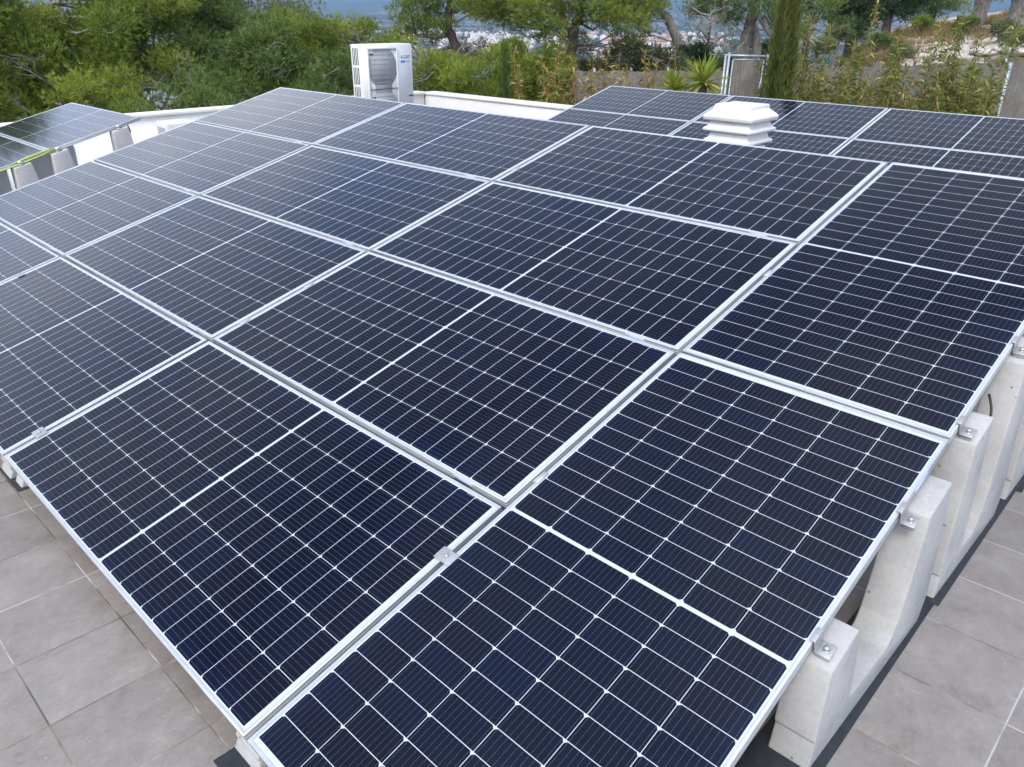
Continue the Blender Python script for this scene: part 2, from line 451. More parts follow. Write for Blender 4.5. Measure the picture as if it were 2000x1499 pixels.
M['white_leaf'] = mat_leaf('pale_leaves', [(0.0, (0.16, 0.20, 0.17)), (0.5, (0.36, 0.42, 0.42)), (1.0, (0.66, 0.70, 0.70))], 0.2)
M['grass'] = mat_leaf('dry_grass_blades', [(0.0, (0.11, 0.11, 0.035)), (0.4, (0.20, 0.155, 0.065)), (0.8, (0.30, 0.215, 0.11)), (1.0, (0.42, 0.33, 0.20))], 0.3)
M['rock'] = simple('limestone', (0.46, 0.425, 0.38), 0.9, 0, 0.16, 3.0, 0.8, 9)
M['woodland'] = mat_leaf('far_tree_crowns', [(0.0, (0.022, 0.040, 0.018)), (0.6, (0.045, 0.070, 0.028)), (1.0, (0.085, 0.11, 0.045))], 0.0, 0.9, 0.7)
M['housewall'] = simple('house_wall_white', (0.78, 0.76, 0.73), 0.8, 0, 0.02, 0.5)
M['housecream'] = simple('house_wall_cream', (0.68, 0.57, 0.46), 0.8, 0, 0.03, 0.5)
M['roofflat'] = simple('flat_roof', (0.60, 0.57, 0.55), 0.85, 0, 0.05, 0.5)
M['rooftile'] = simple('terracotta_roof', (0.40, 0.19, 0.12), 0.85, 0, 0.1, 0.8)
M['window'] = simple('dark_window', (0.03, 0.04, 0.05), 0.25)

def mat_reed():
    m = NT('reed_screen'); o = m.obj()
    mp = m.n('ShaderNodeMapping'); m.link(o, mp.inputs['Vector']); mp.inputs['Scale'].default_value = (150.0, 150.0, 2.2)
    n = m.noise(mp.outputs[0], 1.0, 1, 0.4)
    n2 = m.noise(o, 2.6, 6, 0.7)
    f = m.math('ADD', m.math('MULTIPLY', n, 0.5), m.math('MULTIPLY', n2, 0.5))
    m.set(Base_Color=m.ramp(f, [(0.32, (0.050, 0.048, 0.043)), (0.5, (0.115, 0.108, 0.100)), (0.68, (0.21, 0.195, 0.18))]), Roughness=0.9)
    m.bump(n, 0.8, 0.01)
    return m.mat
M['reed'] = mat_reed()

def mat_ground():
    m = NT('ground_cover'); p = m.pos()
    sep = m.n('ShaderNodeSeparateXYZ'); m.link(p, sep.inputs[0])
    flat = m.n('ShaderNodeCombineXYZ'); m.link(sep.outputs[0], flat.inputs[0]); m.link(sep.outputs[1], flat.inputs[1])
    ln = m.n('ShaderNodeVectorMath', operation='LENGTH'); m.link(flat.outputs[0], ln.inputs[0])
    d = ln.outputs['Value']
    # near: dry garrigue hillside with bare limestone soil
    n1 = m.noise(p, 0.55, 6, 0.62); n2 = m.noise(p, 5.0, 5, 0.65)
    near = m.ramp(n1, [(0.34, (0.050, 0.062, 0.022)), (0.46, (0.115, 0.098, 0.045)), (0.56, (0.20, 0.140, 0.080)), (0.70, (0.17, 0.12, 0.075))])
    near = m.mix(m.math('MULTIPLY', m.step(n2, 0.45, 0.7), 0.5), near, (0.26, 0.20, 0.13))
    vx = m.math('ADD', m.math('MULTIPLY', sep.outputs[0], 0.7238), m.math('MULTIPLY', sep.outputs[1], 0.690))   # metres to the right
    bare = m.math('MULTIPLY', m.step(m.noise(p, 0.42, 5, 0.6), 0.42, 0.50), m.step(vx, 8.0, 11.5))
    near = m.mix(m.math('MULTIPLY', bare, 0.97), near, m.ramp(n2, [(0.3, (0.36, 0.31, 0.26)), (0.5, (0.48, 0.43, 0.37)), (0.65, (0.62, 0.57, 0.51))]))
    # far: patchwork of fields and woods, then wooded hills
    vo = m.n('ShaderNodeTexVoronoi', feature='F1'); m.link(flat.outputs[0], vo.inputs['Vector']); vo.inputs['Scale'].default_value = 1 / 260.0
    vs_ = m.n('ShaderNodeSeparateColor'); m.link(vo.outputs['Color'], vs_.inputs[0])
    field = m.ramp(vs_.outputs[0], [(0.0, (0.035, 0.055, 0.022)), (0.3, (0.06, 0.085, 0.03)), (0.5, (0.17, 0.12, 0.085)), (0.72, (0.23, 0.165, 0.12)), (1.0, (0.12, 0.12, 0.06))])
    field = m.mix(m.step(m.noise(flat.outputs[0], 1 / 120.0, 4), 0.55, 0.62), field, (0.03, 0.05, 0.022))
    wood = m.ramp(m.noise(p, 1 / 70.0, 6, 0.65), [(0.35, (0.020, 0.036, 0.016)), (0.55, (0.045, 0.065, 0.03)), (0.72, (0.10, 0.095, 0.06))])
    far = m.mix(m.step(d, 4700.0, 5200.0), field, wood)
    slope = m.ramp(m.noise(p, 1 / 9.0, 6, 0.6), [(0.38, (0.03, 0.05, 0.02)), (0.6, (0.09, 0.095, 0.045))])
    mid = m.mix(m.step(d, 900.0, 1150.0), slope, far)
    m.set(Base_Color=m.mix(m.step(d, 48.0, 90.0), near, mid), Roughness=0.95)
    m.b.inputs['Specular IOR Level'].default_value = 0.1
    m.bump(n2, 0.6, 0.08)
    return m.mat
M['ground'] = mat_ground()

# ------------------------------------------------------------------ the ground: one sheet out to the hills
def smooth(x, a, b):
    t = np.clip((x - a) / (b - a), 0, 1); return t * t * (3 - 2 * t)
def vnoise(x, y, s, seed=0):
    """cheap value noise, x and y in metres, s the cell size"""
    x = np.asarray(x, float) / s + seed * 17.3; y = np.asarray(y, float) / s - seed * 9.1
    xi, yi = np.floor(x), np.floor(y); u, v = x - xi, y - yi
    u, v = u*u*(3-2*u), v*v*(3-2*v)
    def h(a, b):
        q = np.sin(a * 127.1 + b * 311.7 + seed * 74.7) * 43758.5453
        return q - np.floor(q)
    return (h(xi, yi)*(1-u) + h(xi+1, yi)*u)*(1-v) + (h(xi, yi+1)*(1-u) + h(xi+1, yi+1)*u)*v
def ground_z(x, y):
    x = np.asarray(x, float); y = np.asarray(y, float)
    rx, ry = x - CAM[0], y - CAM[1]
    d = rx * FWD[0] + ry * FWD[1]; s = rx * RGT[0] + ry * RGT[1]
    r = np.hypot(rx, ry)
    # the slope down to the valley, the plain rising gently to the wooded hills
    lr = np.log10(np.maximum(r, 10.0))
    base = np.interp(lr, np.log10([10, 16, 25, 45, 110, 400, 1100, 2700, 3600, 4600, 5600, 6800, 8000]),
                     [-1.1, -1.2, -2.6, -7.0, -17.0, -36.0, -55.0, -55.0, -36.0, -10.0, 62.0, 150.0, 180.0])
    base = base + (vnoise(x, y, 9.0, 1) - 0.5) * 0.5 * smooth(r, 14, 30)
    base = base + (vnoise(x, y, 900.0, 2) - 0.5) * 130 * smooth(r, 4600, 6800) + (vnoise(x, y, 260.0, 3) - 0.5) * 40 * smooth(r, 4600, 6000)
    # the hillside that climbs on the right
    q = s / np.maximum(r, 1.0)
    right = smooth(q, 0.20, 0.42)
    dd = np.maximum(d, 0.8 * r)
    hill = np.interp(dd, [10, 16, 19, 24, 34, 48, 70, 120, 400], [-1.2, -0.9, 0.30, 0.75, 1.05, 1.15, -0.5, -6.0, -34.0])
    hill = hill + 1.35 * smooth(q, 0.36, 0.56) * smooth(dd, 16, 46) + (vnoise(x, y, 2.3, 4) - 0.5) * 0.28 * smooth(dd, 17, 22)
    z = base + (hill - base) * right * (1 - smooth(r, 120, 400))
    # dug away under the building
    bx = np.maximum(np.maximum(-12.0 - x, x - 10.0), 0); by = np.maximum(np.maximum(-11.0 - y, y - 10.6), 0)
    inside = 1 - smooth(np.hypot(bx, by), 0.0, 0.9)
    return z + (np.minimum(z, -3.2) - z) * inside

def build_ground():
    radii = np.concatenate([[0.0, 4.0, 8.0], np.geomspace(10, 60, 60), np.geomspace(63, 1200, 46), np.geomspace(1260, 9000, 60)])
    na = 420
    # finer where the photograph looks
    ang0 = math.atan2(FWD[1], FWD[0])
    w = np.linspace(-1, 1, na, endpoint=False)
    ang = ang0 + np.pi * (0.35 * w + 0.65 * w**3)
    V = [(CAM[0], CAM[1], -3.2)]
    R, A = np.meshgrid(radii[1:], ang, indexing='ij')
    X = CAM[0] + R * np.cos(A); Y = CAM[1] + R * np.sin(A)
    Z = ground_z(X, Y)
    V = np.concatenate([np.array(V), np.stack([X.ravel(), Y.ravel(), Z.ravel()], 1)])
    F = [(0, 1 + j, 1 + (j + 1) % na) for j in range(na)]
    for i in range(len(radii) - 2):
        b = 1 + i * na; c = b + na
        for j in range(na):
            k = (j + 1) % na
            F.append((b + j, c + j, c + k, b + k))
    mb = MB(); mb.add(V, F)
    o = mb.build('ground', M['ground'], smooth=True)
    tag(o, kind='structure')
build_ground()

# ------------------------------------------------------------------ terrace: tiled floor and white parapets
mb = MB(); mb.box((-11.0, -9.0, -0.30), (9.0, 10.0, 0.0))
o = mb.build('terrace_floor', M['tiles']); o.matrix_world = MF; tag(o, kind='structure')
mb = MB(); mb.box((-11.2, -9.2, -4.0), (9.2, 10.2, -0.72))
o = mb.build('building_base', M['render']); tag(o, kind='structure')

WT = 0.484                                                # parapet top
t = empty('parapet_wall', (-11.12, 0, -0.7)); tag(t, 'low white rendered parapet wall along the left edge of the roof terrace', 'wall', 'parapet walls of the terrace')
mb = MB(); mb.box((-11.22, 2.5, -0.75), (-11.0, 9.98, WT - 0.05)); mb.build('wall_face', M['render'], t, origin=t.location)
mb = MB(); mb.box((-11.25, 2.47, WT - 0.048), (-10.972, 10.0, WT)); bevel(mb.build('coping', M['render'], t, origin=t.location), 0.008)
mb = MB(); mb.box((-10.998, 2.5, -0.74), (-10.78, 9.9, -0.145)); bevel(mb.build('ledge', M['render'], t, origin=t.location), 0.02)
t = empty('parapet_wall', (-1, 10.1, -0.7)); tag(t, 'low white rendered parapet wall behind the heat pump and rear panels', 'wall', 'parapet walls of the terrace')
mb = MB(); mb.box((-11.0, 10.0, -0.75), (9.0, 10.22, WT - 0.05)); mb.build('wall_face', M['render'], t, origin=t.location)
mb = MB(); mb.box((-10.97, 9.972, WT - 0.048), (9.0, 10.25, WT)); bevel(mb.build('coping', M['render'], t, origin=t.location), 0.008)

# ------------------------------------------------------------------ solar panels
PL, PS, TH = 2.106, 1.038, 0.035
def panel_frame_mesh():
    """aluminium frame swept round the panel with mitred corners; profile is (inset, height)"""
    prof = [(0.0, 0.0), (0.0, 0.010), (0.0014, 0.0112), (0.0014, 0.0122), (0.0, 0.0134), (0.0, 0.0215), (0.0014, 0.0227), (0.0014, 0.0237), (0.0, 0.0249),
            (0.0, TH - 0.0008), (0.0008, TH), (0.0105, TH), (0.0112, TH - 0.0016), (0.0112, TH - 0.006), (0.002, TH - 0.006), (0.002, 0.002), (0.028, 0.002), (0.028, 0.0)]
    V = []
    for i, h in prof:
        a, b = PL / 2 - i, PS / 2 - i
        V += [(-a, -b, h), (a, -b, h), (a, b, h), (-a, b, h)]
    n = len(prof)
    F = [(4*i + j, 4*i + (j+1) % 4, 4*((i+1) % n) + (j+1) % 4, 4*((i+1) % n) + j) for i in range(n) for j in range(4)]
    mb = MB(); mb.add(V, F); return mb
def make_panel():
    t = empty('solar_panel')
    panel_frame_mesh().build('frame', M['alu'], t)
    mb = MB()
    a, b = PL / 2 - 0.0095, PS / 2 - 0.0095
    mb.add([(-a, -b, TH - .0022), (a, -b, TH - .0022), (a, b, TH - .0022), (-a, b, TH - .0022)], [(0, 1, 2, 3)])
    mb.build('cell_sheet', M['cells'], t)
    mb = MB()
    mb.add([(-a, -b, TH - .0058), (a, -b, TH - .0058), (a, b, TH - .0058), (-a, b, TH - .0058)], [(3, 2, 1, 0)])
    mb.build('back_sheet', M['backsheet'], t)
    # faint printed serial on the white margin
    mb = MB(); rr = random.Random(5)
    for k in range(11):
        x = PL / 2 - 0.150 + k * 0.0075
        w = rr.choice([0.002, 0.004, 0.005]); h = rr.choice([0.0035, 0.005, 0.006])
        mb.add([(x, PS/2 - 0.0215, TH - .0018), (x + w, PS/2 - 0.0215, TH - .0018), (x + w, PS/2 - 0.0215 + h, TH - .0018), (x, PS/2 - 0.0215 + h, TH - .0018)], [(0, 1, 2, 3)])
    mb.build('serial_print', M['print'], t).matrix_local = Matrix.Rotation(0, 4, 'Z')
    # bar code sticker on the low long side of the frame
    mb = MB(); mb.box((PL/2 - 0.27, -PS/2 - 0.0008, 0.006), (PL/2 - 0.17, -PS/2 + 0.0008, 0.030)); 
    mb.build('sticker', M['sticker'], t)
    return t
panel0 = make_panel()
first_panel = [True]
def place_panel(centre, xdir, ydir, label):
    z = np.cross(xdir, ydir)
    o = panel0 if first_panel[0] else copy_tree(panel0)
    first_panel[0] = False
    o.matrix_world = frame(xdir, ydir, z, centre - z * TH)
    tag(o, label, 'solar panel', 'solar panels on ballast blocks')
    return o
GA, GB, GA0 = 0.0221, 0.0201, 0.0159
def arr(u, v, w=0.0, base=A0):
    return base + XV * v + UV * u + NV * w
rs = random.Random(3)
def jit(): return NV * rs.uniform(-0.0015, 0.0015)
place_panel(arr(PL/2, GB/2 + PS/2), UV, -XV, 'upright dark solar panel nearest the camera, beside the lowest concrete blocks')
place_panel(arr(PL*1.5 + GA0, GB/2 + PS/2), UV, -XV, 'upright dark solar panel running up to the ridge, before the rear array')
ROWN = ['lowest row above the tiles', 'second row from the tiles', 'third row from the tiles', 'top row along the ridge']
COLN = ['next to the upright panels', 'in mid array', 'at the left end of the array']
for c in range(3):
    for r in range(4):
        place_panel(arr(r * (PS + GA) + PS/2, -GB/2 - c * (PL + GB) - PL/2) + jit(), XV, UV,
                    'sideways panel %s, %s' % (COLN[c], ROWN[r]))
# rear array
B0 = np.array([-6.271, 9.804, 0.8914])
BCOL = ['at its left corner', 'second from its left corner, behind the white chimney', 'third from its left corner', 'at its far right']
for r in range(3):
    for c in range(4):
        place_panel(arr(-r * 1.050 - PS/2, c * 2.126 + PL/2, 0, B0), XV, UV,
                    'rear array panel, %s row, %s' % (['top', 'second', 'third'][r], BCOL[c]))
# left array, seen edge on
L0 = np.array([-7.927, 3.160, 0.8035])
place_panel(arr(-PS/2, -PL/2, 0, L0), XV, UV, 'far left solar panel mirroring the pale sky, highest of its array')
place_panel(arr(-PS/2 - 1.060, -PL/2, 0, L0), XV, UV, 'far left solar panel mirroring dark trees, with a lime strap on its edge')

# clamps between panels: a bent plate and its bolt
def make_clamp():
    t = empty('panel_clamp')
    mb = MB(); P = [(-0.036, 0.0004), (0.036, 0.0004), (0.040, -0.004), (0.0415, -0.0035), (0.038, 0.0042), (0.036, 0.0046), (-0.036, 0.0046)]
    mb.prism([(p[0], p[1]) for p in P], -0.026, 0.026)
    bevel(mb.build('plate', M['steel'], t), 0.0008)
    mb = MB(); mb.tube([(0, 0, 0.0046), (0, 0, 0.011)], [0.0075, 0.0075], 12); mb.tube([(0, 0, 0.011), (0, 0, 0.0125)], [0.0048, 0.0042], 6)
    mb.build('bolt', M['steel'], t)
    return t
clamp0 = make_clamp(); first_clamp = [True]
def place_clamp(u, v, label, turn=False, s=1.0):
    o = clamp0 if first_clamp[0] else copy_tree(clamp0)
    first_clamp[0] = False
    xd, yd = (UV, -XV) if not turn else (XV, UV)
    o.matrix_world = frame(xd * s, yd * s, NV * s, arr(u, v))
    tag(o, label, 'clamp', 'clamps between panels')
place_clamp(0.771, -0.003, 'small metal clamp with a bolt bridging two panel frames at the front centre')
place_clamp(0.171, -2.136, 'small metal clamp near the lowest left corner beside the tiled floor')
place_clamp(0.759, -4.232, 'small dark edged metal clamp at the left border of the picture', s=0.85)
for (u, v, lab) in ((1.221, 0.012, 'thin clamp wing in the gap just above the front panel junction'),
                    (2.838, 0.012, 'thin clamp wing in the gap beside the far upright panel'),
                    (1.245, -2.106, 'thin clamp wing in the second gap, below the middle of the array'),
                    (1.663, -2.106, 'thin clamp wing in the second gap, near the middle of the array'),
                    (3.375, -2.106, 'thin clamp wing in the second gap, close to the ridge')):
    mb = MB(); mb.box((-0.030, -0.011, 0.0003), (0.030, 0.0075, 0.0028)); mb.box((-0.030, 0.0078, -0.024), (0.030, 0.0105, 0.0028))
    o = mb.build('clamp_wing', M['alu']); o.matrix_world = frame(UV, -XV, NV, arr(u, v)); tag(o, lab, 'clamp', 'clamp wings in the panel gaps')

# ------------------------------------------------------------------ concrete ballast blocks (terrace frame: floor is z = 0)
TS, TC, SEAT = 0.2715, 0.9624, 0.022
def under(y, x):
    """height of the panels' underside above the tiles at (x, y) of the terrace frame"""
    u = (y - 0.00897 * x) / TC
    return 0.12 + u * TS - x * 0.0318 - 0.0365 - SEAT
def block_profile(y0, y1, x, front=(0.045, 0.205), rear=None, base=0.100, L=None):
    L = L or (y1 - y0)
    rear = rear or (L - 0.235, L - 0.055)
    zf = lambda y: under(y0 + y, x)
    a, b = front; c, d = rear
    base = min(base, zf(b) - 0.03)
    P = [(0.0, 0.0), (0.022, base * 0.93), (0.012, base), (a, zf(a)), (b, zf(b)), (b + 0.035, zf(b) * 0.55 + base * 0.45), (b + 0.05, base)]
    h = zf(c) - base
    P += [(c - 0.155, base), (c - 0.110, base + 0.018), (c - 0.080, base + 0.06), (c - 0.060, base + 0.13), (c - 0.035, base + 0.5 * h), (c, zf(c)), (d, zf(d)),
          (d + 0.045, base + 0.45 * h), (L - 0.002, 0.10), (L - 0.045, 0.0)]
    return P
def add_clip(t, y, x, edge):
    """L shaped clip holding the frame edge to the block, bolt on top"""
    z = under(y, x) + 0.0015
    ang = math.atan2(TS, TC)
    mb = MB()
    mb.box((0.0065, -0.022, 0.0), (0.042, 0.022, SEAT * 0.7))
    mb.box((0.002, -0.025, SEAT * 0.7), (0.046, 0.025, SEAT * 0.7 + 0.004))
    mb.box((0.002, -0.025, SEAT * 0.7 + 0.0041), (0.006, 0.025, 0.0384 + SEAT))
    mb.box((-0.011, -0.025, 0.0385 + SEAT), (0.006, 0.025, 0.0415 + SEAT))
    o = mb.build('edge_clip', M['steel'], t)
    o.matrix_parent_inverse = Matrix()
    o.matrix_local = t.matrix_world.inverted() @ MF @ Matrix.Translation((edge, y, z)) @ Matrix.Rotation(ang, 4, 'X')
    bevel(o, 0.001)
    mb = MB(); zz = SEAT * 0.7; mb.tube([(0.027, 0, zz + 0.0042), (0.027, 0, zz + 0.006)], [0.011, 0.011], 14); mb.tube([(0.027, 0, zz + 0.006), (0.027, 0, zz + 0.016)], [0.0085, 0.0085], 6)
    b = mb.build('bolt', M['steel'], o)
    return o
def make_block(y0, y1, x0, x1, label, clips=(), edge=None, **kw):
    mat = MF @ Matrix.Translation((0, y0, 0))
    t = empty('ballast_block', mat=mat)
    P = block_profile(y0, y1, (x0 + x1) / 2, **kw)
    mb = MB(); mb.prism(P, x0, x1)
    bevel(mb.build('concrete_body', M['concrete'], t), 0.006, 2, 12)
    for y in clips: add_clip(t, y, (x0 + x1) / 2, edge)
    tag(t, label, 'ballast block', 'concrete ballast blocks under the panels')
    return t
bpy.context.view_layer.update()
EDGE = 1.049
XA, XB = 0.992, 1.112
make_block(1.075, 1.985, XA, XB, 'pale concrete block with a deep seat, standing on the black mat nearest the camera', (1.150, 1.690), EDGE, front=(0.035, 0.195), rear=(0.675, 0.855))
make_block(2.10, 2.915, XA, XB, 'tall concrete block second along the right edge, with a black cable behind it', (2.115 + 0.045, 2.690), EDGE, front=(0.03, 0.20), rear=(0.54, 0.72))
make_block(3.04, 3.95, XA, XB, 'tallest weathered concrete block at the right border of the picture', (3.12,), EDGE, front=(0.03, 0.20), rear=(0.62, 0.80))
make_block(0.0, 0.93, -0.100, 0.030, 'low concrete block poking out under the front junction of two panels', (), EDGE, base=0.045, front=(0.02, 0.20))
make_block(0.0, 0.93, -2.395, -2.245, 'low concrete block at the left border, under the lowest panel edge', (), EDGE, base=0.05, front=(0.03, 0.20))
make_block(0.012, 0.93, -2.215, -2.120, 'narrow low concrete block just right of its left neighbour, above the tiles', (), EDGE, base=0.05, front=(0.03, 0.20))

# rubber strips under the blocks
def mat_strip(a, b, label, rot=0.0):
    mb = MB(); mb.box((a[0], a[1], 0.0), (b[0], b[1], 0.007))
    o = mb.build('rubber_mat', M['rubber']); bevel(o, 0.002, 1)
    o.matrix_world = MF @ Matrix.Translation((a[0], a[1], 0)) @ Matrix.Rotation(rot, 4, 'Z') @ Matrix.Translation((-a[0], -a[1], 0.0005))
    tag(o, label, 'rubber mat', 'black rubber mats under the blocks')
mat_strip((0.955, 0.86), (1.146, 2.07), 'black rubber mat under the nearest deep seated concrete block', 0.018)
mat_strip((0.955, 2.075), (1.138, 3.17), 'black rubber mat under the second tall block on the right', 0.012)
mat_strip((0.955, 3.175), (1.146, 4.20), 'black rubber mat under the weathered block at the right border', 0.0)
mat_strip((-0.100, -0.060), (0.05, 0.95), 'black rubber mat corner showing under the low front block', 0.0)
mat_strip((-2.40, -0.006), (-2.105, 0.95), 'black rubber mat under the two low blocks at the left border', 0.0)

# black cable hanging at the second block
mb = MB(); pts = [np.array((1.056 + 0.030 * math.sin(k / 9 * math.pi), 2.42 - 0.01 * k, 0.705 - 0.016 * k)) for k in range(10)]
pts = [np.array((MF @ Vector(p))[:]) for p in pts]
o = mb; mb.tube(pts, 0.0045, 8); tag(mb.build('cable', M['cable'], smooth=True), 'short black cable hanging below the frame by the second tall block', 'cable')

# blocks that carry the left array
def left_block(y, label):
    zt = lambda yy: 0.8035 + (yy - 3.160) * math.tan(TILT) - 0.040
    b = floor_z(-8.0, y)
    t = empty('ballast_block', (-7.925, y, b))
    P = [(-0.085, 0), (-0.075, zt(y - 0.062) - b), (0.085, zt(y + 0.085) - b), (0.21, 0.0)]
    P = [(-0.09, 0.0), (-0.082, zt(y - 0.082) - b), (0.088, zt(y + 0.088) - b), (0.235, 0.0)]
    mb = MB(); mb.prism(P, -0.065, 0.065)
    bevel(mb.build('concrete_body', M['concrete'], t), 0.008, 2, 12)
    mb = MB(); mb.box((0.012, -0.03, zt(y) - b + 0.003), (0.055, 0.03, zt(y) - b + 0.009)); mb.box((0.034, -0.03, zt(y) - b + 0.009), (0.039, 0.03, zt(y) - b + 0.042))
    mb.build('edge_clip', M['steel'], t)
    tag(t, label, 'ballast block', 'concrete ballast blocks under the left array')
left_block(2.905, 'upper pale concrete wedge carrying the far left panel')
left_block(2.235, 'middle pale concrete wedge under the far left array, right of the lime strap')
left_block(1.850, 'lower pale concrete wedge under the far left array, below the lime strap')
# lime strap, two strands along the edge
mb = MB()
e = lambda u, dx, dz: arr(u, dx, dz, L0)
mb.tube([e(-1.00, .012, .004), e(-1.12, .016, .012), e(-1.26, .018, .010), e(-1.40, .012, .002)], 0.007, 6)
mb.tube([e(-0.99, .014, .0), e(-1.15, .022, -.018), e(-1.38, .024, -.024), e(-1.62, .022, -.022), e(-1.95, .022, -.02)], 0.007, 6)
tag(mb.build('strap', M['lime'], smooth=True), 'lime green strap lying along the edge of the far left panels', 'strap')
# loose cable behind the upper wedge
mb = MB(); p0 = at(248, 241, 9.2)
pts = [at(246, 240, 9.3), at(251, 248, 9.3), at(255, 257, 9.3), at(253, 266, 9.3), at(248, 276, 9.3)]
mb.tube(pts, 0.007, 6); tag(mb.build('cable', M['cable'], smooth=True), 'thin dark cable hooked down beside the upper left wedge', 'cable')

# ------------------------------------------------------------------ white outdoor units
def unit_box(name, loc, size, rz, label, grille=True):
    w, d, h = size
    t = empty(name, loc); t.rotation_euler = (0, 0, rz)
    mb = MB(); mb.box((-w/2, -d/2, 0.0), (w/2, d/2, h)); bevel(mb.build('casing', M['shell'], t), 0.03, 3)
    mb = MB()
    for k in range(3):
        x = -w/2 + w * (0.22 + 0.25 * k); mb.box((x, -d/2 + 0.05, h + 0.0005), (x + w * 0.10, d/2 - 0.05, h + 0.006))
    mb.build('top_rib', M['shell'], t)
    if grille: mb = MB(); mb.box((w/2 + 0.0005, -d/2 + 0.05, h * 0.80), (w/2 + 0.004, d/2 - 0.40, h * 0.86)); mb.build('vent_slot', M['dark'], t)
    mb = MB(); mb.box((-w/2 + 0.02, -d/2 + 0.03, -0.09), (w/2 - 0.02, d/2 - 0.03, -0.002)); mb.build('foot', M['galv'], t)
    mb = MB()
    for k in range(9):
        mb.box((-w/2 + 0.05 + k * (w - 0.1) / 9, -d/2 - 0.004, 0.08), (-w/2 + 0.05 + (k + 0.72) * (w - 0.1) / 9, -d/2 - 0.0005, h - 0.07))
    mb.build('side_grille', M['grille'], t)
    tag(t, label, 'outdoor unit', 'small white outdoor units')
    return t
unit_box('outdoor_unit', (-9.75, 4.56, floor_z(-9.75, 4.56) + 0.09), (0.34, 0.82, 0.83), 0.0, 'small white outdoor unit with a ribbed top in front of the left parapet')
unit_box('outdoor_unit', (-8.85, 2.33, floor_z(-8.85, 2.33) + 0.25), (0.30, 0.66, 0.55), 0.0, 'white outdoor unit half hidden under the far left panels, between two wedges', False)
unit_box('outdoor_unit', (-8.75, 1.60, floor_z(-8.75, 1.60) + 0.12), (0.30, 0.55, 0.50), 0.0, 'white outdoor unit under the lower left panel at the picture border', False)

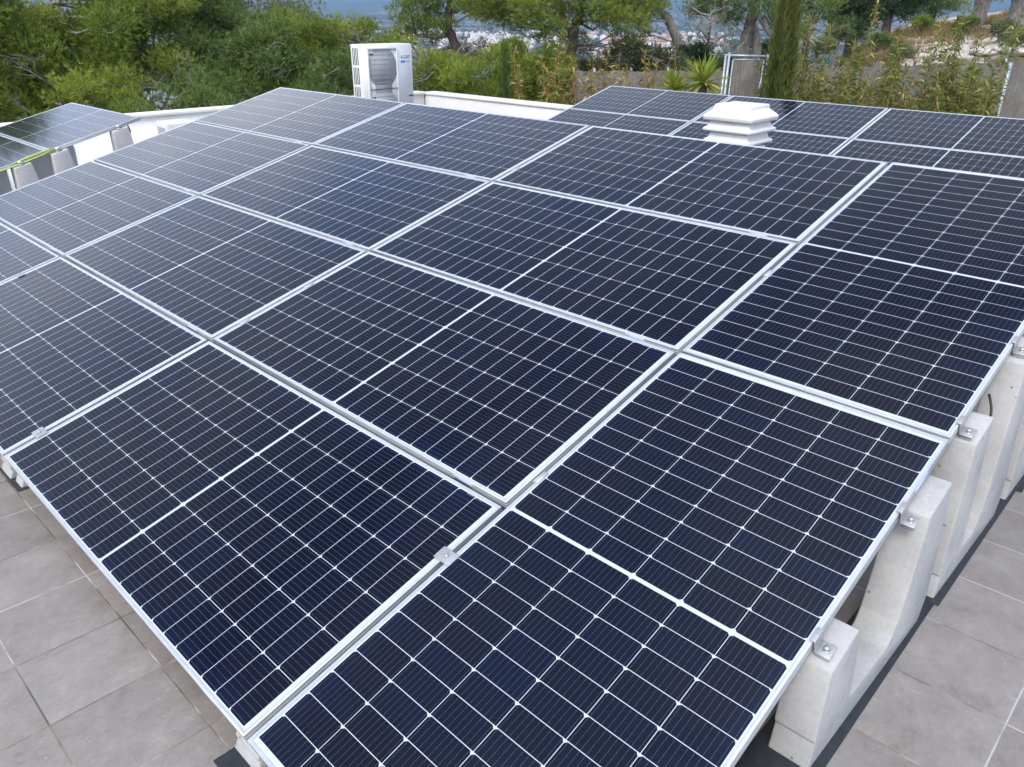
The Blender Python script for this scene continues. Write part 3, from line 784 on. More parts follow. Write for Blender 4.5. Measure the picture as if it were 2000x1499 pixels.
# ------------------------------------------------------------------ heat pump
def heat_pump():
    # front looks along +x, louvred end along -y
    X0, Y0, W, D, ZT = -9.64, 7.60, 1.0, 0.37, 1.420
    H = 1.35
    t = empty('heat_pump', (X0, Y0, ZT - H))
    B = lambda mbx, a, b, mi=0: mbx.box(a, b, mi)
    mb = MB(); mb.box((-D, 0, 0), (-0.012, W, H)); bevel(mb.build('casing', M['shell'], t), 0.012, 2)
    # front panel with the raised grille surround
    mb = MB(); mb.box((-0.0118, 0.012, 0.01), (0.0, W - 0.008, H - 0.012)); mb.build('front_panel', M['shell'], t)
    mb = MB()
    y0, y1, z0, z1 = 0.04, 0.665, 0.04, H - 0.045
    for a, b in (((0.0005, y0, z0), (0.022, y0 + 0.03, z1)), ((0.0005, y1 - 0.02, z0), (0.022, y1, z1)), ((0.0005, y0 + .03, z1 - 0.03), (0.022, y1 - .02, z1)), ((0.0005, y0 + .03, z0), (0.022, y1 - .02, z0 + 0.03))):
        mb.box(a, b)
    bevel(mb.build('grille_surround', M['shell'], t), 0.004, 1)
    # hourglass fan grilles: two bulges on top of each other
    def half(z):
        s = 0.0
        for zc in (0.99, 0.33):
            s = max(s, 0.30 * math.sqrt(max(0.0, 1 - ((z - zc) / 0.32) ** 2)))
        return max(s, 0.175)
    zs = np.linspace(z0 + 0.035, z1 - 0.035, 70); yc = (y0 + y1) / 2 + 0.005
    mb = MB(); V = []; F = []
    for z in zs: V += [(0.006, yc - half(z), z), (0.006, yc + half(z), z)]
    for i in range(len(zs) - 1): F.append((2*i, 2*i+1, 2*i+3, 2*i+2))
    n = len(V); V += [(0.0008, v[1], v[2]) for v in V]
    for i in range(len(zs) - 1): F += [(2*i, 2*i+2, n+2*i+2, n+2*i), (2*i+1, n+2*i+1, n+2*i+3, 2*i+3)]
    mb.add(V, F); mb.build('fan_grille', M['grille'], t)
    mb = MB()
    for z in np.arange(z0 + 0.07, z1 - 0.04, 0.072):
        hw = half(z) - 0.006; mb.box((0.0062, yc - hw, z), (0.0085, yc + hw, z + 0.008))
    mb.build('grille_bar', simple('pale_grille_bar', (0.38, 0.39, 0.41), 0.5), t)
    mb = MB(); mb.box((0.0065, y0 + 0.03, 0.655), (0.013, y1 - 0.02, 0.668)); mb.build('seam', M['greytext'], t)
    mb = MB()
    for y, z in ((y0 + 0.055, z1 - 0.115), (y0 + 0.06, 0.515), (W - 0.10, 0.515)):
        mb.box((0.0006, y, z), (0.009, y + 0.075, z + 0.022))
    mb.build('hand_hold', M['dark'], t)
    # emblem: three diamonds, lettering, blue badge
    mb = MB(); a = 0.0135; cy, cz = 0.775, H - 0.205
    def dia(c, ang):
        u = np.array([0, math.cos(ang), math.sin(ang)]); v = np.array([0, -math.sin(ang), math.cos(ang)])
        p = np.array([0.0022, c[0], c[1]])
        mb.add([p, p + u * 1.3 * a + v * 0.75 * a, p + u * 2.6 * a, p + u * 1.3 * a - v * 0.75 * a], [(0, 3, 2, 1)])
    for ang in (90, 210, 330): dia((cy, cz), rad(ang))
    mb.build('emblem', M['red'], t)
    mb = MB(); mb.box((0.0006, 0.745, H - 0.292), (0.0022, 0.845, H - 0.258)); bevel(mb.build('badge', M['blue'], t), 0.0007, 1)
    def text(s, size, y, z, m, name):
        c = bpy.data.curves.new(name, 'FONT'); c.body = s; c.size = size; c.extrude = 0.0004; c.align_x = 'LEFT'
        o = bpy.data.objects.new(name, c); COL.objects.link(o)
        dg = bpy.context.evaluated_depsgraph_get(); me = bpy.data.meshes.new_from_object(o.evaluated_get(dg))
        bpy.data.objects.remove(o)
        me.materials.clear(); me.materials.append(m)
        q = bpy.data.objects.new(name, me); COL.objects.link(q); q.parent = t
        q.matrix_local = Matrix(((0, 0, 1, 0.0016), (1, 0, 0, y), (0, 1, 0, z), (0, 0, 0, 1)))
    text('MITSUBISHI', 0.028, 0.815, H - 0.200, M['greytext'], 'lettering')
    text('ELECTRIC', 0.028, 0.815, H - 0.228, M['greytext'], 'lettering')
    mb = MB(); rr = random.Random(2)
    for k in range(7): mb.box((0.0006, 0.862 + k * 0.011, H - 0.285), (0.0018, 0.862 + k * 0.011 + 0.007, H - 0.285 + rr.uniform(0.012, 0.020)))
    mb.build('badge_lettering', M['bluetext'], t)
    # louvred end (faces -y): four columns of long slots
    mb = MB()
    for r in range(4):
        zt = H - 0.055 - r * 0.300; zb = zt - 0.262
        for k in range(4):
            x = -D + 0.050 + k * 0.043
            mb.box((x, -0.0015, max(zb, 0.04)), (x + 0.021, 0.0008, zt))
    mb.build('louvre', M['dark'], t)
    mb = MB(); mb.box((-0.06, -0.006, 0.03), (-0.02, 0.004, H - 0.03)); mb.build('corner_post', M['shell'], t)
    # stands
    for yy in (0.12, W - 0.22):
        mb = MB(); mb.box((-D + 0.02, yy, -0.56), (-0.03, yy + 0.10, -0.002)); mb.build('stand', M['galv'], t)
    tag(t, 'tall white heat pump with a grey hourglass grille and louvred side', 'heat pump')
heat_pump()

# ------------------------------------------------------------------ chimney cowl
def chimney():
    # three stacked sloping skirts and a flat cap with a ledge
    S = 0.205
    cx, cy = -1.281 - S, 4.90 + S
    zb = floor_z(cx, cy)
    t = empty('chimney', (cx, cy, zb))
    z0 = 1.030 - zb
    mb = MB(); mb.rings([(0.155, 0.155, 0.0), (0.155, 0.155, z0 - 0.03)]); bevel(mb.build('shaft', M['capwhite'], t), 0.006)
    def skirt(zbot, hb, ht, h):
        mb = MB()
        mb.rings([(hb - 0.03, hb - 0.03, zbot - 0.004), (hb, hb, zbot - 0.002), (hb + 0.002, hb + 0.002, zbot + 0.018), (hb - 0.022, hb - 0.022, zbot + 0.034), (ht, ht, zbot + h)])
        bevel(mb.build('skirt', M['capwhite'], t), 0.005, 2, 20)
    skirt(z0 - 0.005, 0.190, 0.150, 0.085)
    skirt(z0 + 0.079, 0.200, 0.150, 0.088)
    mb = MB(); zt = z0 + 0.166
    mb.rings([(0.17, 0.17, zt - 0.012), (0.202, 0.202, zt - 0.010), (0.208, 0.208, zt + 0.016), (0.200, 0.200, zt + 0.030), (0.150, 0.150, zt + 0.074), (0.150, 0.150, zt + 0.098), (0.143, 0.143, zt + 0.103)])
    bevel(mb.build('cap', M['capwhite'], t), 0.004, 2, 15)
    tag(t, 'white cast concrete chimney with three stacked skirts in front of the rear panels', 'chimney')
chimney()

# ------------------------------------------------------------------ plants
def unit(v): return v / (np.linalg.norm(v, axis=-1, keepdims=True) + 1e-9)
def blades(rg, base, dirs, length, width, n, spread, mb, mi=0, tint=None, curve=0.0):
    """n narrow triangles per tuft"""
    k = len(base)
    if k == 0: return
    b = np.repeat(base, n, 0); d = np.repeat(dirs, n, 0)
    d = unit(d + rg.normal(0, spread, b.shape))
    L = length * rg.uniform(0.65, 1.25, (len(b), 1))
    s = unit(np.cross(d, rg.normal(0, 1, b.shape))) * (width * 0.5)
    V = np.stack([b - s, b + s, b + d * L], 1)
    t = 0.5 if tint is None else np.repeat(tint, n)
    mb.tris(V, mi, np.clip(t, 0, 1))
def pad_foliage(rg, mb, twigs, c, rx, rz, n, blade=(0.13, 0.016, 6), up=0.55, bias=0.5, tint=None, ntwig=5):
    """a clump: needle tufts spread through a flattened ball, thickest towards its skin"""
    c = np.asarray(c, float)
    q = unit(rg.normal(0, 1, (n, 3)))
    lump = 1 + 0.22 * np.sin(q[:, :1] * 5 + rg.uniform(0, 6)) + 0.18 * np.sin(q[:, 1:2] * 6 + q[:, 2:] * 4 + rg.uniform(0, 6))
    r = rg.uniform(0, 1, (n, 1)) ** bias * lump
    p = c + q * r * np.array([rx, rx, rz])
    d = unit(q * 0.8 + np.array([0, 0, up]) + rg.normal(0, 0.25, p.shape))
    tn = (rg.uniform(0.10, 0.95) if tint is None else tint) + rg.normal(0, 0.10, n)
    blades(rg, p, d, blade[0], blade[1], blade[2], 0.42, mb, 0, tn)
    if twigs is not None:
        for i in range(ntwig):
            e = p[rg.integers(0, n)]
            m = c * 0.45 + e * 0.55 + rg.normal(0, 0.05, 3) - np.array([0, 0, 0.06])
            twigs.tube([c - np.array([0, 0, rz * 0.5]), m, e], [0.014, 0.010, 0.004], 4, cap=False)
def tree(name, label, cat, trunk, pads, bark, leaf, seed, group=None, blade=(0.13, 0.019, 6), ntwig=3, extra=(), limb_r=0.045, dead=0, up=0.55):
    """trunk: list of (xyz, radius); pads: list of (xyz, rx, rz, tufts); extra: further boughs as lists of (xyz, radius)"""
    rg = np.random.default_rng(seed)
    base = np.asarray(trunk[0][0], float)
    t = empty(name, base)
    T = np.array([p for p, r in trunk], float); R = [r for p, r in trunk]
    mb = MB()
    # smooth the trunk line
    n = 4 * (len(T) - 1) + 1; s = np.linspace(0, len(T) - 1, n)
    TT = np.stack([np.interp(s, range(len(T)), T[:, k]) for k in range(3)], 1); RR = np.interp(s, range(len(T)), R)
    TT[1:-1] = (TT[:-2] + 2 * TT[1:-1] + TT[2:]) / 4
    TT[1:-1] += rg.normal(0, 0.012, TT[1:-1].shape)
    mb.tube(TT, RR * (1 + rg.normal(0, 0.05, n)), 10)
    mb.build('trunk', M[bark], t, smooth=True, origin=base)
    tw = MB(); fo = MB()
    for ex in extra:
        tw.tube([p for p, r in ex], [r for p, r in ex], 7)
    sup = np.concatenate([TT[n // 3:]] + [np.array([p for p, r in ex]) for ex in extra])
    for (c, rx, rz, k) in pads:
        c = np.asarray(c, float)
        dd = np.linalg.norm((sup - c) * np.array([1, 1, 1.6]) + np.array([0, 0, 0.5]), axis=1)
        a = sup[np.argmin(dd)]
        m = a * 0.5 + c * 0.5 + np.array([0, 0, -0.12 * np.linalg.norm(c - a) * rg.uniform(0.2, 1)]) + rg.normal(0, 0.06, 3)
        lr = limb_r * min(1.5, 0.45 + 0.25 * np.linalg.norm(c - a))
        tw.tube([a, m, c], [lr, lr * 0.7, lr * 0.3], 6, cap=False)
        pad_foliage(rg, fo, tw, c, rx, rz, k, blade, ntwig=ntwig, up=up)
    for i in range(dead):                                   # bare grey branches reaching out of the crown
        c, rx, rz, k = pads[rg.integers(0, len(pads))]
        a = np.asarray(c, float) + rg.normal(0, 0.2, 3) - np.array([0, 0, rz * 0.4])
        tow = unit(CAM - a); e = a + unit(rg.normal(0, 0.6, 3) + tow * 0.6) * rg.uniform(0.5, 1.1)
        tw.tube([a, (a + e) / 2 + rg.normal(0, 0.06, 3), e], [0.012, 0.009, 0.003], 5, cap=False)
        for j in range(8):
            f = a + (e - a) * rg.uniform(0.3, 0.95); g = f + unit((e - a) + rg.normal(0, 0.35, 3)) * rg.uniform(0.15, 0.45)
            tw.tube([f, g], [0.006, 0.0025], 4, cap=False)
    tw.build('branches', M['twig' if bark != 'bark' else 'greybark'], t, smooth=True, origin=base)
    fo.build('crown', M[leaf], t, origin=base, tint=True)
    tag(t, label, cat, group)
    return t
def gpt(px, depth, dz=0.0):
    """point on the ground, 'depth' metres out in the direction of photo column px"""
    p = at(px, 26.0, depth); p[2] = float(ground_z(p[0], p[1])) + dz; return p

def fill_pads(rg, cols, depth, dj, size, n, tufts):
    """crown clumps inside a region of the view given as (px, top, bottom) columns at about one depth"""
    P = []
    px = np.array([c[0] for c in cols], float)
    for i in range(n):
        x = rg.uniform(px[0], px[-1])
        top, bot = np.interp(x, px, [c[1] for c in cols]), np.interp(x, px, [c[2] for c in cols])
        y = rg.uniform(top, bot)
        r = size * rg.uniform(0.6, 1.25)
        P.append((at(x, y + r * 1500 / depth * 0.5, depth + rg.normal(0, dj)), r, r * 0.62, int(tufts * (r / size) ** 2)))
    return P
rgL = np.random.default_rng(11)
def big_pine(px, depth, cols, n, label, seed, leaf='pine', size=0.62, tufts=330, bark='greybark', dead=5, top=None):
    g = gpt(px, depth)
    ytop = min(c[1] for c in cols)
    h = at(px, ytop + 40, depth)
    trunk = [(g, 0.20), (g * 0.6 + h * 0.4 + np.array([0.15, -0.1, 0]), 0.15), (g * 0.25 + h * 0.75, 0.09), (h, 0.03)]
    tree('pine_tree', label, 'pine tree', trunk, fill_pads(np.random.default_rng(seed), cols, depth, 0.9, size, n, tufts), bark, leaf, seed + 50,
         'pine trees on the slope left of the terrace', dead=dead)
big_pine(-110, 19.0, [(-280, -140, 200), (-130, -140, 210), (-45, -60, 215), (45, -10, 225)], 84, 'pine tree with bare grey branches cut off by the left border', 1, dead=16)
big_pine(95, 20.5, [(10, 25, 225), (75, 10, 215), (150, -60, 205), (235, -40, 200)], 60, 'bright green pine tree just right of the left border, sky above it', 2, dead=10)
big_pine(255, 22.0, [(165, -130, 190), (260, -150, 200), (345, -60, 210)], 62, 'bushy yellow green pine tree above the highest far left panel', 3, dead=6)
big_pine(365, 25.5, [(325, -140, 150), (385, -130, 150), (460, -60, 140)], 46, 'darker pine tree behind, its grey trunk half hidden', 4, 'pinedark', dead=6)
big_pine(470, 22.5, [(385, 40, 205), (440, 45, 190), (520, 20, 180), (560, 55, 170)], 54, 'pine tree with grey twigs standing left of the ridge corner', 5, 'pinedark', dead=14)
big_pine(575, 24.5, [(520, 16, 175), (580, 15, 175), (640, 36, 180)], 46, 'rounded pine tree directly above the corner of the ridge', 6, dead=5)
big_pine(500, 31.0, [(420, -60, 60), (520, -40, 50), (610, 0, 45)], 34, 'thin crowned pine tree rising behind the others near the blue hills', 7, 'pinegrey', size=0.66, tufts=110, dead=6)
big_pine(690, 26.0, [(620, 40, 180), (665, 24, 180), (735, 30, 170), (770, 75, 150)], 50, 'pine tree with knobbly tops directly behind the white heat pump', 8, size=0.5, tufts=170, dead=4)
big_pine(615, 21.5, [(540, 110, 200), (600, 100, 200), (690, 95, 200)], 30, 'low dark pine tree with tangled bare branches left of the heat pump', 9, 'pinedark', dead=16)
big_pine(395, 19.0, [(300, 150, 225), (380, 140, 220), (470, 130, 205)], 30, 'low pine tree with bare twigs behind the left parapet', 10, 'pinedark', size=0.5, tufts=170, dead=16)
big_pine(175, 18.2, [(90, 130, 230), (190, 125, 225), (275, 130, 235)], 28, 'low sunlit pine tree right above the far left panels', 12, 'pine', size=0.5, tufts=190, dead=8)
for i, (x, y, z, label) in enumerate(((-21.5, 0.4, 4.4, 'tall pine tree outside the left border, seen dark in the far left panel'), (-22.5, -4.0, 5.5, 'second tall pine tree outside the left border'))):
    g = np.array([x, y, float(ground_z(x, y))]); top = np.array([x, y, z]); rr = np.random.default_rng(70 + i)
    pads = [(np.array([x + rr.normal(0, 1.5), y + rr.normal(0, 1.5), rr.uniform(-2, z)]), 0.95, 0.65, 150) for k in range(42)]
    tree('pine_tree', label, 'pine tree', [(g, 0.24), ((g + top) / 2, 0.17), (top, 0.04)], pads, 'greybark', 'pinedark', 72 + i, 'pine trees on the slope left of the terrace', blade=(0.16, 0.03, 5), ntwig=2)

# pale leaved shrub among the twigs behind the left array
rg = np.random.default_rng(21)
c = at(296, 205, 17.5); g = gpt(296, 17.5)
pads = [(at(rg.uniform(262, 335), rg.uniform(186, 226), 17.5 + rg.normal(0, .2)), 0.14, 0.12, 16) for i in range(12)]
tree('shrub', 'shrub with whitish leaves between the pines and the left parapet', 'shrub', [(g, 0.05), ((g + c) / 2, 0.04), (c, 0.02)], pads, 'greybark', 'white_leaf', 22, blade=(0.09, 0.05, 4), ntwig=2, limb_r=0.02)

# ---- umbrella pines in the middle: trunks measured, crowns as flat pads
def crown(rg, spots, depth, dj, tufts):
    return [(at(x, y, depth + rg.normal(0, dj)), rx, rx * rg.uniform(0.45, 0.6), int(tufts * rx * rx / 0.25)) for (x, y, rx) in spots]
G2 = 'open crowned pines beyond the terrace'
rg = np.random.default_rng(31); D = 22.0
spots = [(x, y, r) for x, y, r in ((800, 12, .55), (828, -2, .6), (852, 22, .5), (815, 40, .45), (795, 62, .45), (835, 52, .5), (862, 48, .4), (905, 8, .55), (930, -12, .6), (880, -25, .7), (850, -40, .7), (948, 22, .45), (775, 78, .35), (800, 85, .35), (845, 78, .35), (780, 35, .3), (910, -40, .7))]
tree('pine_tree', 'pine tree with a leaning dark trunk just right of the heat pump', 'pine tree',
     [(gpt(915, D), 0.17), (at(906, 125, D), 0.15), (at(893, 98, D), 0.135), (at(876, 62, D), 0.115), (at(876, 22, D), 0.09), (at(888, -25, D), 0.05)],
     crown(rg, spots, D, 0.5, 260), 'bark', 'pine', 32, G2, blade=(0.12, 0.014, 6),
     extra=[[(at(874, 68, D), .07), (at(852, 74, D + .3), .055), (at(815, 70, D + .4), .03)], [(at(888, 90, D), .05), (at(850, 100, D - .2), .035), (at(822, 118, D - .3), .015)],
            [(at(884, 25, D), .03), (at(889, 45, D - .2), .022), (at(888, 62, D - .3), .008)]], dead=3)
rg = np.random.default_rng(33); D = 20.0
spots = [(965, 8, .55), (1000, -5, .65), (1030, 18, .5), (985, 38, .40), (1015, 52, .35), (1050, 40, .45), (1075, 8, .55), (1100, 28, .45), (1085, 55, .40), (1060, 72, .32), (1125, -12, .6), (1170, 15, .5), (1195, 2, .6), (1215, 32, .45), (1180, 42, .35), (1240, 12, .5), (1265, -8, .6), (1248, 42, .35), (1280, 18, .4), (940, 25, .35), (1150, -35, .7), (1040, -38, .7), (1230, -35, .7), (915, 5, .5), (945, -15, .6), (980, 25, .45), (1060, -10, .6), (1110, 5, .5), (1155, 30, .45), (1205, 15, .5), (1020, 0, .5), (1105, 82, .3), (1125, 72, .3), (1205, 62, .3), (1225, 78, .3)]
tree('pine_tree', 'large spreading pine tree with a forked dark trunk in the middle', 'pine tree',
     [(gpt(1112, D), 0.17), (at(1110, 165, D), 0.155), (at(1114, 110, D), 0.14), (at(1120, 62, D), 0.125), (at(1134, 28, D), 0.105), (at(1148, -15, D), 0.07)],
     crown(rg, spots, D, 0.5, 260), 'bark', 'pine', 34, G2, blade=(0.12, 0.014, 6),
     extra=[[(at(1118, 62, D), .09), (at(1106, 48, D), .075), (at(1096, 25, D), .05)], [(at(1132, 45, D), .04), (at(1150, 40, D - .3), .03), (at(1180, 38, D - .4), .018)]], dead=8)
rg = np.random.default_rng(35); D = 24.0
spots = [(1275, 0, .6), (1255, 25, .5), (1290, -20, .7), (1240, 48, .4), (1225, 20, .5), (1262, 65, .35), (1248, 88, .3), (1305, -45, .7)]
tree('pine_tree', 'pine tree with an arching grey trunk left of the palm and gate', 'pine tree',
     [(gpt(1340, D), 0.15), (at(1334, 128, D), 0.145), (at(1330, 100, D), 0.14), (at(1318, 70, D), 0.13), (at(1308, 42, D), 0.12), (at(1292, 22, D), 0.10), (at(1270, 8, D), 0.05)],
     crown(rg, spots, D, 0.4, 260), 'greybark', 'pinedark', 36, G2, blade=(0.12, 0.014, 6), dead=2)
rg = np.random.default_rng(37); D = 25.0
spots = [(1340, 85, .45), (1365, 55, .5), (1350, 30, .4), (1395, 40, .5), (1385, 75, .5), (1410, 95, .5), (1375, 105, .4), (1425, 62, .45), (1435, 90, .4), (1345, 10, .35), (1400, 15, .4)]
tree('pine_tree', 'thin grey green young pine left of the metal gate', 'pine tree',
     [(gpt(1381, D), 0.06), (at(1380, 120, D), 0.05), (at(1386, 60, D), 0.04), (at(1389, 20, D), 0.02)], crown(rg, spots, D, 0.6, 60), 'greybark', 'pinegrey', 38, G2, blade=(0.11, 0.012, 5), ntwig=9, dead=10)
rg = np.random.default_rng(39); D = 27.0
spots = [(1380, 8, .7), (1410, 22, .55), (1440, -5, .7), (1420, 38, .45), (1395, -25, .8), (1470, -30, .9), (1500, 15, .6), (1515, 42, .5), (1525, -5, .8), (1495, -20, .8), (1545, 25, .6), (1555, 60, .5), (1440, 30, .35), (1365, 20, .45), (1530, 80, .4)]
tree('pine_tree', 'pine tree with two grey stems right behind the metal gate', 'pine tree',
     [(gpt(1456, D), 0.20), (at(1454, 112, D), 0.185), (at(1456, 75, D), 0.18), (at(1466, 48, D), 0.19), (at(1470, 15, D), 0.15), (at(1475, -30, D), 0.10)],
     crown(rg, spots, D, 0.7, 230), 'greybark', 'pinedark', 40, G2, blade=(0.13, 0.016, 6),
     extra=[[(gpt(1480, D + .3), .17), (at(1478, 95, D + .3), .16), (at(1473, 60, D + .2), .15), (at(1468, 45, D), .12)],
            [(at(1474, 25, D), .12), (at(1488, 38, D - .2), .10), (at(1500, 62, D - .3), .085), (at(1513, 76, D - .4), .07)], [(at(1460, 20, D), .07), (at(1440, 8, D), .05), (at(1410, 8, D), .03)]], dead=4)

# ---- trees on the hill at the right
G3 = 'trees on the hill at the right'
def hill_tree(px, D, ytop, spots, label, seed, r=0.16, leaf='pinedark', bark='bark', tufts=210, bl=(0.14, 0.022, 5), lean=6):
    rg = np.random.default_rng(seed)
    tree('pine_tree', label, 'pine tree', [(gpt(px, D, -0.1), r), (gpt(px, D, 0.9) + RGT * 0.05, r * .9), (at(px + lean, ytop, D), r * .5)], crown(rg, spots, D, 0.8, tufts), bark, leaf, seed + 1, G3, blade=bl, dead=3, ntwig=4)
hill_tree(1584, 31, -60, [(1560, 55, .6), (1600, 30, .5), (1620, 10, .6), (1570, 15, .6), (1640, 45, .5), (1605, -25, .9), (1560, -30, .9)], 'dark thin pine tree right of the tall cypress', 41, 0.15, lean=6)
hill_tree(1668, 34, -50, [(1650, 30, .8), (1675, 10, .9), (1660, 55, .7), (1690, 40, .7), (1640, -10, .9), (1700, 5, .8), (1670, 70, .5)], 'dense dark tree on the skyline behind the bamboo', 43, 0.2, 'shrub', 'bark', 320)
hill_tree(1735, 37, -60, [(1722, 0, .8), (1745, 20, .7), (1735, -30, 1.0), (1765, 5, .8), (1775, 28, .6), (1715, 28, .5), (1790, -5, .9)], 'dark trunked tree at the top of the dry hillside', 45, 0.2, 'shrub', 'bark', 260)
hill_tree(1820, 40, -90, [(1800, 0, .9), (1835, -10, 1.0), (1815, 20, .6), (1850, 10, .7), (1870, -10, 1.0), (1780, -20, 1.0)], 'leafy tree near the skyline right of the tallest bamboo', 47, 0.18, 'pinedark', 'bark', 220)
hill_tree(1912, 33, -160, [(1890, -45, 1.0), (1930, -40, 1.0), (1950, -15, .7), (1910, -70, 1.2)], 'thick grey trunk on the hillside near the right border', 49, 0.30, 'pinedark', 'greybark', 130, lean=-4)
hill_tree(1990, 29, -160, [(1970, -70, 1.0), (2010, -60, 1.1), (2030, -30, 1.0)], 'massive grey trunk cut by the right border', 51, 0.38, 'pinedark', 'greybark', 130, lean=4)

# ---- bushes
def bush(name, label, cat, px, D, cols, n, leaf, seed, size=0.35, tufts=130, bl=(0.12, 0.016, 6), dead=0, group=None, ntwig=4):
    g = gpt(px, D); h = at(px, np.interp(px, [c[0] for c in cols], [c[1] for c in cols]) + 25, D)
    tree(name, label, cat, [(g, 0.07), ((g + h) / 2, 0.05), (h, 0.02)], fill_pads(np.random.default_rng(seed), cols, D, 0.35, size, n, tufts), 'greybark', leaf, seed + 1, group, blade=bl, dead=dead, ntwig=ntwig, limb_r=0.025)
GB_ = 'young pine bushes behind the rear parapet'
bush('pine_bush', 'yellow green young pine bush right of the heat pump', 'bush', 925, 17.2, [(885, 130, 200), (925, 98, 205), (975, 96, 205), (1000, 120, 205)], 30, 'pine', 61, group=GB_, tufts=180)
bush('pine_bush', 'green young pine bush with bare twigs beside the heat pump', 'bush', 858, 18.0, [(812, 130, 190), (850, 100, 195), (905, 115, 200)], 24, 'pine', 63, dead=22, group=GB_, tufts=150)
bush('pine_bush', 'taller pine bush behind the small cypress and dry bamboo', 'bush', 1045, 19.0, [(985, 90, 190), (1020, 66, 195), (1060, 72, 195), (1100, 90, 195)], 34, 'pine', 65, group=GB_, tufts=170)
bush('pine_bush', 'grey green bush in front of the town below the large pine', 'bush', 950, 24, [(890, 82, 150), (950, 78, 150), (1000, 85, 150)], 22, 'pinegrey', 67, group=GB_, tufts=60, dead=8)
bush('pine_bush', 'grey green bush right of the large pine trunk', 'bush', 1200, 22, [(1135, 110, 170), (1190, 115, 170), (1260, 108, 170)], 22, 'pinegrey', 69, group=GB_, tufts=90, dead=10)
bush('pine_bush', 'leafy bush above the reed fence left of the palm', 'bush', 1285, 21, [(1235, 82, 150), (1280, 92, 150), (1325, 100, 150)], 22, 'olive', 71, group=GB_, tufts=110, dead=4)
bush('pine_bush', 'thin twiggy bush right of the large trunk, town showing through', 'bush', 1185, 21.0, [(1130, 72, 130), (1185, 80, 130), (1240, 75, 130)], 16, 'pinegrey', 79, group=GB_, tufts=90, dead=16)
bush('shrub', 'very dark round shrub beside the arching trunk', 'shrub', 1352, 23.5, [(1332, 85, 135), (1350, 75, 135), (1378, 90, 135)], 16, 'shrub', 73, size=0.3, tufts=230)
bush('shrub', 'green shrub on the ground behind the gate', 'shrub', 1430, 29, [(1395, 112, 140), (1430, 108, 140), (1500, 95, 140)], 18, 'olive', 75, size=0.35, tufts=110)
bush('shrub', 'dark shrub in the shade right of the two stemmed pine', 'shrub', 1500, 30, [(1485, 65, 120), (1515, 60, 120), (1545, 70, 120)], 18, 'shrub', 77, size=0.4, tufts=150)
for i, (px, D, y0, y1, w, leaf, lab) in enumerate(((1640, 27, 52, 70, 22, 'olive', 'grey green shrub on the hillside under the dark tree'), (1600, 24, 72, 95, 20, 'olive', 'shrub low on the hillside right of the cypress'),
        (1720, 27, 62, 78, 20, 'pinedark', 'green shrub in the middle of the dry hillside'), (1960, 27, 38, 55, 26, 'olive', 'shrub below the grey trunks near the right border'),
        (1800, 33, 30, 44, 16, 'pine', 'yellowish shrub at the top of the dry slope'), (1985, 22, 62, 76, 14, 'olive', 'small grey shrub among the pale rocks at the right'),
        (1760, 24, 88, 100, 16, 'olive', 'small shrub above the fence behind the bamboo'), (1885, 30, 32, 52, 24, 'pinedark', 'broad green shrub behind the tallest bamboo'))):
    bush('shrub', lab, 'shrub', px, D, [(px - w, y0 + 6, y1), (px, y0, y1), (px + w, y0 + 5, y1)], 8, leaf, 80 + 2 * i, size=0.24, tufts=130, bl=(0.10, 0.02, 5), group='shrubs on the hillside')

# ---- cypresses
def cypress(px, D, ytop, r, label, seed, base_dz=0.0, n=5200, leaf='cypress'):
    rg = np.random.default_rng(seed)
    g = gpt(px, D, base_dz); top = at(px - (26 - ytop) * 0.1, ytop, D); H = top[2] - g[2]
    t = empty('cypress_tree', g)
    mb = MB(); mb.tube([g, g + np.array([0, 0, H * 0.5]), g + np.array([0, 0, H * 0.93])], [r * 0.16, r * 0.12, 0.01], 8); mb.build('trunk', M['bark'], t, origin=g)
    mb = MB()
    h = rg.uniform(0.02, 1, n) ** 0.85
    prof = np.minimum(1.0, (h * 7) ** 0.6) * np.clip((1 - h) ** 0.55 * 1.25, 0.03, 1)
    a = rg.uniform(0, 2 * np.pi, n)
    flute = 1 + 0.16 * np.sin(a * 5 + h * 9) + 0.10 * np.sin(a * 9 - h * 14)
    rr = r * prof * flute * rg.uniform(0.55, 1.05, n)
    p = np.stack([g[0] + rr * np.cos(a), g[1] + rr * np.sin(a), g[2] + h * H], 1)
    d = np.stack([np.cos(a) * 0.28, np.sin(a) * 0.28, np.ones(n)], 1)
    tint = 0.5 + 0.3 * np.sin(a * 5 + h * 9 + 1.2) + rg.normal(0, .12, n)
    blades(rg, p, unit(d), 0.16, 0.022, 5, 0.20, mb, 0, tint)
    mb.build('crown', M[leaf], t, origin=g, tint=True)
    tag(t, label, 'cypress', 'cypress trees')
cypress(1540, 13.6, -85, 0.245, 'tall slim cypress tree right of the metal gate', 91)
cypress(986, 16.4, 96, 0.17, 'small dark cypress tree between pine bushes and dry bamboo', 92, n=2600, leaf='pinedark')

